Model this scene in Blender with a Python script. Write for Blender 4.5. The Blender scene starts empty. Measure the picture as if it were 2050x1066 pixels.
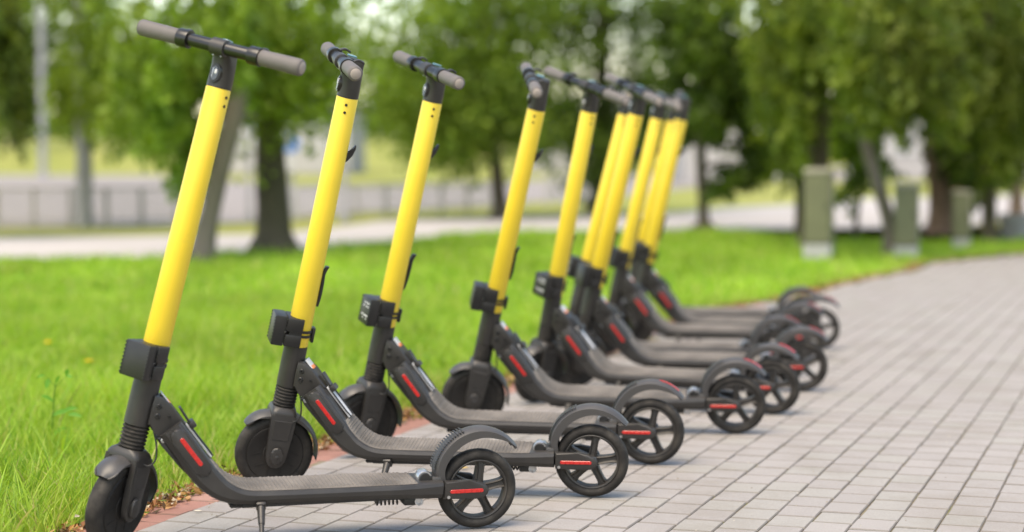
import bpy, bmesh, math, random
import numpy as np
from mathutils import Matrix, Vector
R = math.radians
random.seed(7)
rng = np.random.default_rng(11)
sc = bpy.context.scene
col = sc.collection

# ------------------------------------------------------------------ camera, sky, sun
CAM_H = 0.89
F_PX, CX, CY, HOR = 3900.0, 1025.0, 533.0, 300.0
PITCH = math.atan((CY - HOR) / F_PX)
cam = bpy.data.cameras.new("camera")
cam_o = bpy.data.objects.new("camera", cam)
col.objects.link(cam_o)
cam_o.location = (0, 0, CAM_H)
cam_o.rotation_euler = (math.pi / 2 - PITCH, 0, 0)
cam.sensor_width = 36.0
cam.lens = 36.0 * F_PX / 2050.0
cam.clip_start = 0.1
cam.clip_end = 3000
cam.dof.use_dof = True
cam.dof.focus_distance = 4.7
cam.dof.aperture_fstop = 1.7
cam.dof.aperture_blades = 0
sc.camera = cam_o

SUN_EL, SUN_AZ = R(62), R(205)          # azimuth measured clockwise from +Y (north)
world = bpy.data.worlds.new("World")
sc.world = world
world.use_nodes = True
wn = world.node_tree
bg = wn.nodes["Background"]
sky = wn.nodes.new("ShaderNodeTexSky")
sky.sky_type = 'NISHITA'
sky.sun_disc = False
sky.sun_elevation = SUN_EL
sky.sun_rotation = SUN_AZ
sky.air_density = 1.0
sky.dust_density = 1.2
sky.ozone_density = 3.0
tintn = wn.nodes.new("ShaderNodeMix")
tintn.data_type = 'RGBA'
tintn.blend_type = 'MULTIPLY'
tintn.inputs[0].default_value = 1.0
tintn.inputs[7].default_value = (1.05, 1.0, 0.95, 1)
wn.links.new(sky.outputs[0], tintn.inputs[6])
wn.links.new(tintn.outputs[2], bg.inputs[0])
bg.inputs[1].default_value = 0.15
sun = bpy.data.lights.new("sun", 'SUN')
sun.energy = 1.5
sun.angle = R(40)
sun.color = (1.0, 0.95, 0.88)
sun_o = bpy.data.objects.new("sun", sun)
col.objects.link(sun_o)
sd = Vector((math.sin(SUN_AZ) * math.cos(SUN_EL), math.cos(SUN_AZ) * math.cos(SUN_EL), math.sin(SUN_EL)))
sun_o.rotation_euler = sd.to_track_quat('Z', 'Y').to_euler()
vs = sc.view_settings
vs.view_transform = 'Standard'
vs.look = 'None'
vs.gamma = 1.0
vs.use_curve_mapping = False
vs.exposure = 1.52
vs.use_white_balance = True
vs.white_balance_temperature = 8000
vs.white_balance_tint = 9


def at(px, py, z=0.0, depth=None):
    """photo pixel -> world point, on the plane Z=z, or at a given distance along Y"""
    a = (px - CX) / F_PX
    b = -(py - CY) / F_PX
    c, s = math.cos(PITCH), math.sin(PITCH)
    d = Vector((a, c + b * s, -s + b * c))
    k = (z - CAM_H) / d.z if depth is None else depth / d.y
    return Vector((0, 0, CAM_H)) + d * k


# ------------------------------------------------------------------ materials
def new_mat(name):
    m = bpy.data.materials.new(name)
    m.use_nodes = True
    nt = m.node_tree
    return m, nt, nt.nodes["Principled BSDF"]


def ramp(nt, fac, stops):
    n = nt.nodes.new("ShaderNodeValToRGB")
    e = n.color_ramp.elements
    while len(e) < len(stops):
        e.new(0.5)
    for i, (p, c) in enumerate(stops):
        e[i].position = p
        e[i].color = (*c, 1)
    nt.links.new(fac, n.inputs[0])
    return n.outputs[0]


def noise(nt, scale, detail=4, rough=0.55, coord="Object"):
    tc = nt.nodes.new("ShaderNodeTexCoord")
    n = nt.nodes.new("ShaderNodeTexNoise")
    n.inputs["Scale"].default_value = scale
    n.inputs["Detail"].default_value = detail
    n.inputs["Roughness"].default_value = rough
    nt.links.new(tc.outputs[coord], n.inputs["Vector"])
    return n.outputs[0]


def bump(nt, b, fac, strength, dist):
    n = nt.nodes.new("ShaderNodeBump")
    n.inputs["Strength"].default_value = strength
    n.inputs["Distance"].default_value = dist
    nt.links.new(fac, n.inputs["Height"])
    nt.links.new(n.outputs[0], b.inputs["Normal"])


def mixc(nt, fac, a, b, mode='MIX'):
    n = nt.nodes.new("ShaderNodeMix")
    n.data_type = 'RGBA'
    n.blend_type = mode
    for inp, v in ((n.inputs[0], fac), (n.inputs[6], a), (n.inputs[7], b)):
        if hasattr(v, "links"):
            nt.links.new(v, inp)
        elif isinstance(v, tuple):
            inp.default_value = (*v, 1)
        else:
            inp.default_value = v
    return n.outputs[2]


def plain(name, c, rough, spec=0.5, metal=0.0, var=0.12, scale=30, bumpd=0.0, coat=0.0, rvar=0.12):
    m, nt, b = new_mat(name)
    n = noise(nt, scale)
    lo = tuple(x * (1 - var) for x in c)
    hi = tuple(min(1, x * (1 + var)) for x in c)
    nt.links.new(ramp(nt, n, [(0.3, lo), (0.7, hi)]), b.inputs["Base Color"])
    mr = nt.nodes.new("ShaderNodeMapRange")
    mr.inputs[3].default_value = max(0.02, rough - rvar)
    mr.inputs[4].default_value = min(1, rough + rvar)
    nt.links.new(n, mr.inputs[0])
    nt.links.new(mr.outputs[0], b.inputs["Roughness"])
    b.inputs["Specular IOR Level"].default_value = spec
    b.inputs["Metallic"].default_value = metal
    b.inputs["Coat Weight"].default_value = coat
    b.inputs["Coat Roughness"].default_value = 0.15
    if bumpd:
        bump(nt, b, noise(nt, 700, 2), 0.6, bumpd)
    return m


def dusty(name, c, rough, dust=(0.17, 0.15, 0.125), amount=0.35, scale=14, spec=0.5, bumpd=0.0):
    """dark plastic or rubber with patches of dust on its upward faces"""
    m, nt, b = new_mat(name)
    n = noise(nt, scale, 6, 0.65)
    geo = nt.nodes.new("ShaderNodeNewGeometry")
    sx = nt.nodes.new("ShaderNodeSeparateXYZ")
    nt.links.new(geo.outputs["Normal"], sx.inputs[0])
    mr = nt.nodes.new("ShaderNodeMapRange")
    mr.inputs[1].default_value = -0.2
    mr.inputs[2].default_value = 1.0
    mr.inputs[3].default_value = 0.35
    mr.inputs[4].default_value = 1.0
    nt.links.new(sx.outputs[2], mr.inputs[0])
    r = ramp(nt, n, [(0.42, (0, 0, 0)), (0.75, (amount,) * 3)])
    mul = nt.nodes.new("ShaderNodeMath")
    mul.operation = 'MULTIPLY'
    nt.links.new(r, mul.inputs[0])
    nt.links.new(mr.outputs[0], mul.inputs[1])
    nt.links.new(mixc(nt, mul.outputs[0], c, dust), b.inputs["Base Color"])
    b.inputs["Roughness"].default_value = rough
    b.inputs["Specular IOR Level"].default_value = spec
    if bumpd:
        bump(nt, b, noise(nt, 900, 2), 0.5, bumpd)
    return m


M = {}
M['yellow'] = plain("yellow_paint", (0.77, 0.555, 0.048), 0.34, 0.45, var=0.04, scale=9, rvar=0.07)
nt_ = M['yellow'].node_tree
b_ = nt_.nodes["Principled BSDF"]
src = b_.inputs["Base Color"].links[0].from_socket
oi_ = nt_.nodes.new("ShaderNodeObjectInfo")
c_ = mixc(nt_, 1.0, src, ramp(nt_, oi_.outputs["Random"], [(0.0, (0.95, 0.93, 0.86)), (1.0, (1.03, 1.04, 1.15))]), 'MULTIPLY')
grime = ramp(nt_, noise(nt_, 26, 8, 0.7), [(0.60, (0, 0, 0)), (0.82, (0.28, 0.28, 0.28))])
nt_.links.new(mixc(nt_, grime, c_, (0.36, 0.27, 0.08)), b_.inputs["Base Color"])
M['alu'] = dusty("dark_grey_metal", (0.0215, 0.0195, 0.0185), 0.42, amount=0.16, bumpd=0.00006)
M['plastic'] = dusty("charcoal_plastic", (0.0235, 0.0215, 0.0205), 0.45, amount=0.16, bumpd=0.00008)
M['black'] = dusty("black_plastic", (0.012, 0.012, 0.0125), 0.40, amount=0.10)
M['gloss'] = dusty("satin_black_bar", (0.011, 0.0105, 0.010), 0.30, amount=0.05)
M['rubber'] = dusty("tyre_rubber", (0.016, 0.0142, 0.013), 0.72, amount=0.50, scale=22, spec=0.3, bumpd=0.0002)
M['disc'] = dusty("hub_cover", (0.015, 0.0132, 0.0122), 0.62, amount=0.16, scale=10, spec=0.3)
M['rim'] = dusty("rim_grey", (0.026, 0.023, 0.021), 0.5, amount=0.5, scale=18)
M['fender'] = dusty("mudguard_grey", (0.046, 0.044, 0.044), 0.42, amount=0.15, bumpd=0.00008)
M['grip'] = plain("grey_rubber_grip", (0.125, 0.113, 0.108), 0.62, 0.35, var=0.09, scale=25, bumpd=0.00012)
M['gripend'] = plain("grip_end", (0.29, 0.25, 0.225), 0.6, 0.3, var=0.1, scale=40)
M['mat'] = plain("ribbed_deck_rubber", (0.150, 0.133, 0.117), 0.75, 0.3, var=0.36, scale=9, bumpd=0.0002)
M['red'] = plain("red_reflector", (0.48, 0.011, 0.009), 0.28, 0.6, var=0.12, scale=120, coat=0.5)
M['steel'] = plain("bare_steel", (0.52, 0.52, 0.53), 0.33, 0.5, metal=0.9, var=0.1)
M['silver'] = plain("silver_sticker", (0.55, 0.55, 0.56), 0.35, 0.5, var=0.05)
M['orange'] = plain("orange_sticker", (0.80, 0.22, 0.06), 0.4, 0.5, var=0.05)
M['white'] = plain("white_print", (0.62, 0.62, 0.62), 0.5, 0.4, var=0.08)
M['lens'] = plain("lamp_glass", (0.030, 0.030, 0.032), 0.05, 0.9, var=0.3, scale=220)
M['cyan'] = plain("display_glass", (0.10, 0.22, 0.26), 0.15, 0.7, var=0.1)
M['kerbgrey'] = plain("concrete_grey", (0.34, 0.335, 0.335), 0.85, 0.3, var=0.12, scale=8, bumpd=0.001)
M['olive'] = plain("olive_cabinet_paint", (0.125, 0.128, 0.072), 0.55, 0.4, var=0.1, scale=5)
M['cabgrey'] = plain("pale_cabinet_side", (0.23, 0.22, 0.165), 0.6, 0.4, var=0.08, scale=5)
M['postgrey'] = plain("galvanised_post", (0.28, 0.28, 0.30), 0.55, 0.4, var=0.1, scale=6)
M['railgrey'] = plain("railing_paint", (0.38, 0.355, 0.335), 0.6, 0.4, var=0.1, scale=6)
M['railpale'] = plain("pale_railing_paint", (0.42, 0.41, 0.41), 0.6, 0.4, var=0.1, scale=6)
M['blue'] = plain("blue_sign_paint", (0.035, 0.19, 0.62), 0.4, 0.5, var=0.06)
M['pink'] = plain("red_panel_paint", (0.42, 0.12, 0.12), 0.5, 0.4, var=0.1)
M['wall'] = plain("pale_plaster", (0.38, 0.365, 0.36), 0.9, 0.2, var=0.06, scale=0.6)
M['roof'] = plain("grey_roof", (0.26, 0.25, 0.26), 0.8, 0.3, var=0.1, scale=1)
M['glass'] = plain("window_glass", (0.07, 0.08, 0.10), 0.1, 0.7, var=0.2, scale=1)
M['soil'] = plain("soil", (0.19, 0.125, 0.060), 0.95, 0.2, var=0.35, scale=30, bumpd=0.004)
M['petal'] = plain("dandelion_petals", (0.80, 0.55, 0.02), 0.6, 0.3, var=0.1)


def paver_mat(name, base, alt, island):
    m, nt, b = new_mat(name)
    if island:
        g = nt.nodes.new("ShaderNodeNewGeometry")
        rnd = g.outputs["Random Per Island"]
    else:
        oi = nt.nodes.new("ShaderNodeObjectInfo")
        rnd = oi.outputs["Random"]
    tone = ramp(nt, rnd, [(0.0, tuple(x * 0.955 for x in base)), (0.35, base), (0.62, tuple(x * 1.025 for x in base)),
                          (0.70, alt), (1.0, tuple(x * 1.02 for x in alt))])
    tc = nt.nodes.new("ShaderNodeTexCoord")
    geo = nt.nodes.new("ShaderNodeNewGeometry")
    fine = nt.nodes.new("ShaderNodeTexNoise")
    fine.inputs["Scale"].default_value = 330
    fine.inputs["Detail"].default_value = 3
    nt.links.new(geo.outputs["Position"], fine.inputs["Vector"])
    big = nt.nodes.new("ShaderNodeTexNoise")
    big.inputs["Scale"].default_value = 3.1
    big.inputs["Detail"].default_value = 7
    big.inputs["Roughness"].default_value = 0.65
    nt.links.new(geo.outputs["Position"], big.inputs["Vector"])
    c1 = mixc(nt, 1.0, tone, ramp(nt, fine.outputs[0], [(0.28, (0.80, 0.79, 0.78)), (0.5, (1, 1, 1)), (0.74, (1.12, 1.12, 1.12))]), 'MULTIPLY')
    c2 = mixc(nt, 1.0, c1, ramp(nt, big.outputs[0], [(0.30, (0.84, 0.82, 0.78)), (0.52, (1, 1, 1)), (0.75, (1.05, 1.05, 1.05))]), 'MULTIPLY')
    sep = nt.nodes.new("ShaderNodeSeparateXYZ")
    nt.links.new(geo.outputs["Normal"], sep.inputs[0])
    side = ramp(nt, sep.outputs[2], [(0.45, (1, 1, 1)), (0.93, (0, 0, 0))])      # joint faces darkened: caught soil plus crevice shade put into the colour
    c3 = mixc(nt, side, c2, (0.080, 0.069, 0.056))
    nt.links.new(c3, b.inputs["Base Color"])
    b.inputs["Roughness"].default_value = 0.88
    b.inputs["Specular IOR Level"].default_value = 0.25
    bump(nt, b, fine.outputs[0], 0.5, 0.0012)
    return m


GREY, GREY2 = (0.292, 0.272, 0.260), (0.288, 0.274, 0.256)
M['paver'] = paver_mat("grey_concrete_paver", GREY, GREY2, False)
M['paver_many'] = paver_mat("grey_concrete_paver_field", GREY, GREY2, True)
REDB, REDB2 = (0.30, 0.155, 0.125), (0.34, 0.195, 0.160)
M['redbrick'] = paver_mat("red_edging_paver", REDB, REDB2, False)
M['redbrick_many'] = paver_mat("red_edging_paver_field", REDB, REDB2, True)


def ground_mat(name, stops, scale, detail=8, bumpd=0.0):
    m, nt, b = new_mat(name)
    geo = nt.nodes.new("ShaderNodeNewGeometry")
    n = nt.nodes.new("ShaderNodeTexNoise")
    n.inputs["Scale"].default_value = scale
    n.inputs["Detail"].default_value = detail
    n.inputs["Roughness"].default_value = 0.62
    nt.links.new(geo.outputs["Position"], n.inputs["Vector"])
    nt.links.new(ramp(nt, n.outputs[0], stops), b.inputs["Base Color"])
    b.inputs["Roughness"].default_value = 0.95
    b.inputs["Specular IOR Level"].default_value = 0.15
    if bumpd:
        bump(nt, b, n.outputs[0], 0.8, bumpd)
    return m


M['dry_grass'] = ground_mat("dry_far_grass", [(0.3, (0.17, 0.205, 0.045)), (0.5, (0.25, 0.265, 0.065)), (0.7, (0.30, 0.285, 0.095))], 0.5)
M['turf'] = ground_mat("turf_soil", [(0.3, (0.11, 0.22, 0.018)), (0.5, (0.17, 0.32, 0.025)), (0.7, (0.24, 0.38, 0.04))], 1.6)
M['road'] = ground_mat("worn_asphalt", [(0.3, (0.235, 0.215, 0.205)), (0.7, (0.285, 0.26, 0.25))], 0.4)
M['footpath'] = ground_mat("pale_footpath", [(0.3, (0.38, 0.355, 0.345)), (0.7, (0.45, 0.42, 0.405))], 0.6)
M['brickpath'] = ground_mat("pinkish_path", [(0.3, (0.42, 0.27, 0.24)), (0.7, (0.50, 0.34, 0.30))], 0.6)
M['sand'] = ground_mat("joint_sand", [(0.3, (0.12, 0.10, 0.072)), (0.52, (0.20, 0.17, 0.12)), (0.66, (0.16, 0.165, 0.06))], 9, bumpd=0.004)


def leafy(name, trans=0.35, rough=0.6, spec=0.3):
    m, nt, b = new_mat(name)
    at_ = nt.nodes.new("ShaderNodeAttribute")
    at_.attribute_name = "tint"
    nt.links.new(at_.outputs["Color"], b.inputs["Base Color"])
    b.inputs["Roughness"].default_value = rough
    b.inputs["Specular IOR Level"].default_value = spec
    tr = nt.nodes.new("ShaderNodeBsdfTranslucent")
    warm = mixc(nt, 1.0, at_.outputs["Color"], (1.25, 1.2, 0.6), 'MULTIPLY')
    nt.links.new(warm, tr.inputs["Color"])
    mx = nt.nodes.new("ShaderNodeMixShader")
    mx.inputs[0].default_value = trans
    out = nt.nodes["Material Output"]
    nt.links.new(b.outputs[0], mx.inputs[1])
    nt.links.new(tr.outputs[0], mx.inputs[2])
    nt.links.new(mx.outputs[0], out.inputs[0])
    return m


M['blade'] = leafy("grass_blades", 0.50, 0.5, 0.35)
M['leaf'] = leafy("tree_leaves", 0.46, 0.55, 0.35)
M['litter'] = leafy("dry_leaf_litter", 0.1, 0.8, 0.2)


def bark_mat(name, dark, mid, pale, pale_from=0.62, scale=6):
    m, nt, b = new_mat(name)
    tc = nt.nodes.new("ShaderNodeTexCoord")
    mp = nt.nodes.new("ShaderNodeMapping")
    mp.inputs["Scale"].default_value = (1, 1, 0.35)
    nt.links.new(tc.outputs["Object"], mp.inputs[0])
    n = nt.nodes.new("ShaderNodeTexNoise")
    n.inputs["Scale"].default_value = scale
    n.inputs["Detail"].default_value = 8
    n.inputs["Roughness"].default_value = 0.7
    nt.links.new(mp.outputs[0], n.inputs["Vector"])
    nt.links.new(ramp(nt, n.outputs[0], [(0.3, dark), (0.5, mid), (pale_from, mid), (min(0.99, pale_from + 0.08), pale)]), b.inputs["Base Color"])
    b.inputs["Roughness"].default_value = 0.9
    bump(nt, b, n.outputs[0], 1.0, 0.03)
    return m


M['bark'] = bark_mat("rough_bark", (0.035, 0.028, 0.018), (0.075, 0.062, 0.040), (0.11, 0.115, 0.055))
M['bark_grey'] = bark_mat("grey_bark", (0.095, 0.08, 0.066), (0.155, 0.13, 0.108), (0.21, 0.185, 0.16))
M['bark_pale'] = bark_mat("pale_grey_bark", (0.17, 0.17, 0.17), (0.26, 0.26, 0.26), (0.24, 0.27, 0.17))
M['bark_birch'] = bark_mat("birch_bark", (0.04, 0.03, 0.02), (0.11, 0.085, 0.06), (0.45, 0.42, 0.42), 0.56, 4)
M['bark_brown'] = bark_mat("reddish_bark", (0.07, 0.05, 0.035), (0.15, 0.105, 0.075), (0.20, 0.15, 0.11))


# ------------------------------------------------------------------ mesh helpers
def link(name, me, parent=None, matrix=None):
    o = bpy.data.objects.new(name, me)
    col.objects.link(o)
    if parent is not None:
        o.parent = parent
    if matrix is not None:
        o.matrix_basis = matrix
    return o


def finish(bm, name, mat, sharp=38):
    bmesh.ops.recalc_face_normals(bm, faces=bm.faces[:])
    me = bpy.data.meshes.new(name)
    bm.to_mesh(me)
    bm.free()
    for p in me.polygons:
        p.use_smooth = True
    me.set_sharp_from_angle(angle=R(sharp))
    if mat is not None:
        me.materials.append(mat)
    return me


def np_mesh(name, verts, faces, mat, tint=None, smooth=False):
    """verts (N,3), faces (F,k) numpy -> mesh, optional per-vertex colour"""
    me = bpy.data.meshes.new(name)
    verts = np.ascontiguousarray(verts, dtype=np.float32)
    faces = np.ascontiguousarray(faces, dtype=np.int32)
    nf, k = faces.shape
    me.vertices.add(len(verts))
    me.vertices.foreach_set("co", verts.ravel())
    me.loops.add(nf * k)
    me.loops.foreach_set("vertex_index", faces.ravel())
    me.polygons.add(nf)
    me.polygons.foreach_set("loop_start", np.arange(0, nf * k, k, dtype=np.int32))
    me.polygons.foreach_set("loop_total", np.full(nf, k, dtype=np.int32))
    if tint is not None:
        a = me.attributes.new("tint", 'FLOAT_COLOR', 'POINT')
        t = np.ones((len(verts), 4), dtype=np.float32)
        t[:, :3] = tint
        a.data.foreach_set("color", t.ravel())
    me.update(calc_edges=True)
    me.polygons.foreach_set("use_smooth", np.full(nf, smooth))
    me.materials.append(mat)
    return me


def loft(bm, secs, closed=True, cap=True):
    rings = [[bm.verts.new(p) for p in s] for s in secs]
    n = len(rings[0])
    for a, b in zip(rings, rings[1:]):
        for i in range(n if closed else n - 1):
            j = (i + 1) % n
            bm.faces.new((a[i], a[j], b[j], b[i]))
    if cap and closed:
        bm.faces.new(rings[0])
        bm.faces.new(rings[-1])
    return rings


def lathe(bm, prof, n=48, axis='y', mat=None, cap=True):
    """prof: (radius, along). Revolved about an axis through the origin."""
    secs = []
    for r, h in prof:
        ring = []
        for i in range(n):
            a = 2 * math.pi * i / n
            c, s = math.cos(a) * r, math.sin(a) * r
            p = {'y': (c, h, s), 'z': (c, s, h), 'x': (h, c, s)}[axis]
            p = Vector(p)
            if mat is not None:
                p = mat @ p
            ring.append(p)
        secs.append(ring)
    return loft(bm, secs, True, cap)


def box(bm, c, s, bevel=0.0, rot=None, seg=1):
    m = Matrix.Translation(c)
    if rot is not None:
        m = m @ rot
    m = m @ Matrix.Diagonal((s[0], s[1], s[2], 1))
    g = bmesh.ops.create_cube(bm, size=1.0, matrix=m)
    if bevel:
        vs_ = set(g['verts'])
        es = [e for e in bm.edges if e.verts[0] in vs_ and e.verts[1] in vs_]
        bmesh.ops.bevel(bm, geom=es, offset=bevel, segments=seg, affect='EDGES', profile=0.5)


def prism(bm, poly, y0, y1, bevel=0.0, seg=2):
    """polygon in the XZ plane extruded along Y"""
    a = [bm.verts.new((x, y0, z)) for x, z in poly]
    b = [bm.verts.new((x, y1, z)) for x, z in poly]
    fa = bm.faces.new(a)
    fb = bm.faces.new(b)
    n = len(a)
    for i in range(n):
        j = (i + 1) % n
        bm.faces.new((a[i], a[j], b[j], b[i]))
    if bevel:
        es = list(fa.edges) + list(fb.edges)
        bmesh.ops.bevel(bm, geom=es, offset=bevel, segments=seg, affect='EDGES', profile=0.5)


def tube(bm, pts, rad, n=10, cap=True):
    pts = [Vector(p) for p in pts]
    secs = []
    up = Vector((0.13, 0.97, 0.2))
    for i, p in enumerate(pts):
        t = (pts[min(i + 1, len(pts) - 1)] - pts[max(i - 1, 0)]).normalized()
        u = t.cross(up).normalized()
        v = t.cross(u)
        r = rad[i] if isinstance(rad, (list, tuple)) else rad
        secs.append([p + (u * math.cos(2 * math.pi * k / n) + v * math.sin(2 * math.pi * k / n)) * r for k in range(n)])
    loft(bm, secs, True, cap)


def smooth_path(pts, n):
    """Catmull-Rom through control tuples"""
    pts = [np.array(p, float) for p in pts]
    P = [2 * pts[0] - pts[1]] + pts + [2 * pts[-1] - pts[-2]]
    out = []
    segs = len(pts) - 1
    for k in range(n + 1):
        u = k / n * segs
        i = min(int(u), segs - 1)
        t = u - i
        p0, p1, p2, p3 = P[i:i + 4]
        out.append(0.5 * ((2 * p1) + (-p0 + p2) * t + (2 * p0 - 5 * p1 + 4 * p2 - p3) * t ** 2 + (-p0 + 3 * p1 - 3 * p2 + p3) * t ** 3))
    return out


def rrect(w, h, r, k=4):
    """rounded rectangle outline, w along a, h along b"""
    out = []
    for cx, cz, a0 in ((w / 2 - r, h / 2 - r, 0), (-w / 2 + r, h / 2 - r, 90), (-w / 2 + r, -h / 2 + r, 180), (w / 2 - r, -h / 2 + r, 270)):
        for i in range(k + 1):
            a = R(a0 + 90 * i / k)
            out.append((cx + r * math.cos(a), cz + r * math.sin(a)))
    return out


# ------------------------------------------------------------------ ground, paths, road
def top(o, label=None, cat=None, group=None, kind=None):
    if label:
        o['label'] = label
    if cat:
        o['category'] = cat
    if group:
        o['group'] = group
    if kind:
        o['kind'] = kind
    return o


def sheet(name, pts, z, mat, parent=None):
    bm = bmesh.new()
    f = bm.faces.new([bm.verts.new((p[0], p[1], z)) for p in pts])
    bmesh.ops.triangulate(bm, faces=[f])
    o = link(name, finish(bm, name, mat), parent)
    return top(o, kind='structure')


# lawn edge (left border of the pavement): x as a function of y, traced along the ground
VPD = (at(2353, 300.5) - at(254, 1060)).normalized()
DIRV = Vector((VPD.x, VPD.y, 0)).normalized()        # along the paver courses
NRM = Vector((DIRV.y, -DIRV.x, 0))                    # to the right of them
E0 = at(254, 1060)
edge = []
for t in (-9, -4.5, -2, 0, 1.5, 3.2):
    edge.append(E0 + DIRV * t)
for q in ((1300, 672), (1471, 618), (1595, 601), (1649, 589), (1700, 573), (1790, 553), (1851, 542), (1868, 529), (1940, 522), (2050, 511)):
    edge.append(at(*q))
edge.append(Vector((6.5, 18.3, 0)))
edge.append(Vector((12, 21.5, 0)))
edge.append(Vector((40, 30, 0)))
EY = np.array([p.y for p in edge])
EX = np.array([p.x for p in edge])
order = np.argsort(EY)
EY, EX = EY[order], EX[order]


def edge_x(y):
    return np.interp(y, EY, EX)


ground = sheet("ground", [(-600, -60), (600, -60), (600, 900), (-600, 900)], -0.060, M['dry_grass'])

# pavement: sand bed with pavers laid on it in stretcher courses
bed = [(x, y) for x, y in zip(EX, EY)]
bed = bed + [(40, -12)] + [(EX[0], -12)]
pavement = sheet("pavement", bed, -0.0055, M['sand'])
W_COL, L_ROW, TH = 0.0985, 0.1365, 0.05
GAP = 0.0042


def paver_mesh(name, w, l, mat, ch=0.0028):
    """w across (X), l along (Y); chamfered block with its top at Z=0"""
    hw, hl = w / 2, l / 2
    secs = [[(-hw, -hl, -TH), (hw, -hl, -TH), (hw, hl, -TH), (-hw, hl, -TH)],
            [(-hw, -hl, -ch), (hw, -hl, -ch), (hw, hl, -ch), (-hw, hl, -ch)],
            [(-hw + ch, -hl + ch, 0), (hw - ch, -hl + ch, 0), (hw - ch, hl - ch, 0), (-hw + ch, hl - ch, 0)]]
    bm = bmesh.new()
    loft(bm, secs)
    me = finish(bm, name, mat, 20)
    return me


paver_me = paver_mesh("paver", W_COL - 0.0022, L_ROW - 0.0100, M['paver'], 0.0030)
yaw = math.atan2(-DIRV.x, DIRV.y)
phase = at(1693, 1064)
off0 = (phase - E0).dot(NRM) / W_COL
off0 = off0 - math.floor(off0)
cells = []
for c in range(0, 190):
    u = (c + off0 - 0.5) * W_COL
    stag = (0.5 if c % 2 else 0.0) + random.uniform(-0.09, 0.09)
    for r in range(-8, 150):
        v = (r + stag) * L_ROW
        p = E0 + NRM * u + DIRV * v
        if p.y < 3.6 or p.y > 17.6 or abs(p.x) > 0.29 * p.y + 1.2:
            continue
        if p.x < edge_x(p.y) + (0.035 if p.y < 11.2 else -0.07):
            continue
        cells.append(p)


def in_view(p, m=0):
    x, y, z = p[0], p[1], p[2] - CAM_H
    d = y * math.cos(PITCH) - z * math.sin(PITCH)
    uu = y * math.sin(PITCH) + z * math.cos(PITCH)
    X, Y = CX + F_PX * x / d, CY - F_PX * uu / d
    return -m < X < 2050 + m and -m < Y < 1066 + m


cells.sort(key=lambda p: (0 if in_view(p, 60) else 1, p.y))
V8 = np.array([v.co for v in paver_me.vertices])
F8 = [list(f.vertices) for f in paver_me.polygons]


def jitter(amt=1.0):
    return (Matrix.Rotation(yaw + random.gauss(0, R(0.35)) * amt, 4, 'Z') @ Matrix.Rotation(random.gauss(0, R(0.09)) * amt, 4, 'X')
            @ Matrix.Rotation(random.gauss(0, R(0.2)) * amt, 4, 'Y'))


def lay(cells, me, name, parent, limit, mats, dv):
    vv, ff = [], []
    k = 0
    base = np.array([v.co for v in me.vertices])
    faces = np.array([list(f.vertices) for f in me.polygons])
    for i, p in enumerate(cells):
        m = Matrix.Translation((p.x + random.gauss(0, 0.0008), p.y + random.gauss(0, 0.0008), random.gauss(-0.0010, 0.0003))) @ jitter()
        if i < limit:
            link(name, me, parent, m)
        else:
            a = np.array(m)
            vv.append(base @ a[:3, :3].T + a[:3, 3])
            ff.append(faces + len(base) * k)
            k += 1
    if k:
        big = np_mesh(dv, np.concatenate(vv), np.concatenate(ff), mats)
        top(link(dv, big, parent), kind='stuff')


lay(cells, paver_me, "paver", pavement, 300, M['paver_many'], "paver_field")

# red edging course along the lawn
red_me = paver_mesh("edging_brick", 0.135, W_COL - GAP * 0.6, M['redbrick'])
red_cells = []
pts = [Vector((x, y, 0)) for x, y in zip(EX, EY)]
acc, step = 0.0, W_COL
reds = []
for a, b in zip(pts, pts[1:]):
    L = (b - a).length
    d = (b - a).normalized()
    n = Vector((d.y, -d.x, 0))
    t = acc
    while t < L:
        p = a + d * t - n * 0.041
        if 3.4 < p.y < 11.2:
            reds.append((p, math.atan2(-d.x, d.y)))
        t += step
    acc = t - L
for i, (p, yw) in enumerate(reds):
    m = (Matrix.Translation((p.x, p.y, random.gauss(-0.004, 0.0015))) @ Matrix.Rotation(yw + random.gauss(0, R(0.8)), 4, 'Z')
         @ Matrix.Rotation(random.gauss(0, R(0.8)), 4, 'Y') @ Matrix.Rotation(random.gauss(0, R(0.5)), 4, 'X'))
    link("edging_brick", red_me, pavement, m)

# lawn, footpath, road, far strips
far_lawn = [at(-700, 519), at(0, 516), at(300, 511), at(460, 502), at(620, 494), at(760, 484), at(900, 466), at(1050, 459), at(1200, 457), at(1340, 460),
            at(1420, 457), at(1500, 463), at(1600, 470), at(1760, 478), at(1900, 480), at(2060, 478), at(2500, 470)]
FLX = np.array([p.x for p in far_lawn])
FLY = np.array([p.y for p in far_lawn])
lawn_pts = [(x - 0.10, y) for x, y in zip(EX, EY)] + [(40, 34)] + [(p.x, p.y) for p in reversed(far_lawn)] + [(-40, FLY[0]), (-40, -6), (EX[0] - 0.10, -6)]
lawn = sheet("lawn", [p for p in lawn_pts if p[1] < 60], -0.022, M['turf'])
fp_far = [at(-900, 470), at(0, 468), at(300, 464), at(520, 461), at(640, 452), at(760, 436), at(900, 433), at(1050, 429), at(1160, 428), at(1340, 421), at(1450, 411), at(1600, 404), at(1720, 394), at(2300, 380)]
footpath = sheet("footpath", [(p.x, p.y) for p in far_lawn[:-3]] + [(p.x, p.y) for p in reversed(fp_far)], -0.046, M['footpath'])
brick_path = sheet("brick_path", [tuple(at(*q)[:2]) for q in ((1640, 474), (1760, 482), (1900, 484), (2060, 482), (2500, 474), (2500, 446), (2060, 452), (1900, 456), (1760, 455), (1640, 452))], -0.040, M['brickpath'])
road_near = [at(-900, 449), at(0, 446), at(300, 443), at(500, 437), at(700, 421), at(900, 408), at(1050, 400), at(1180, 394), at(1500, 360), at(2300, 352)]
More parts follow.
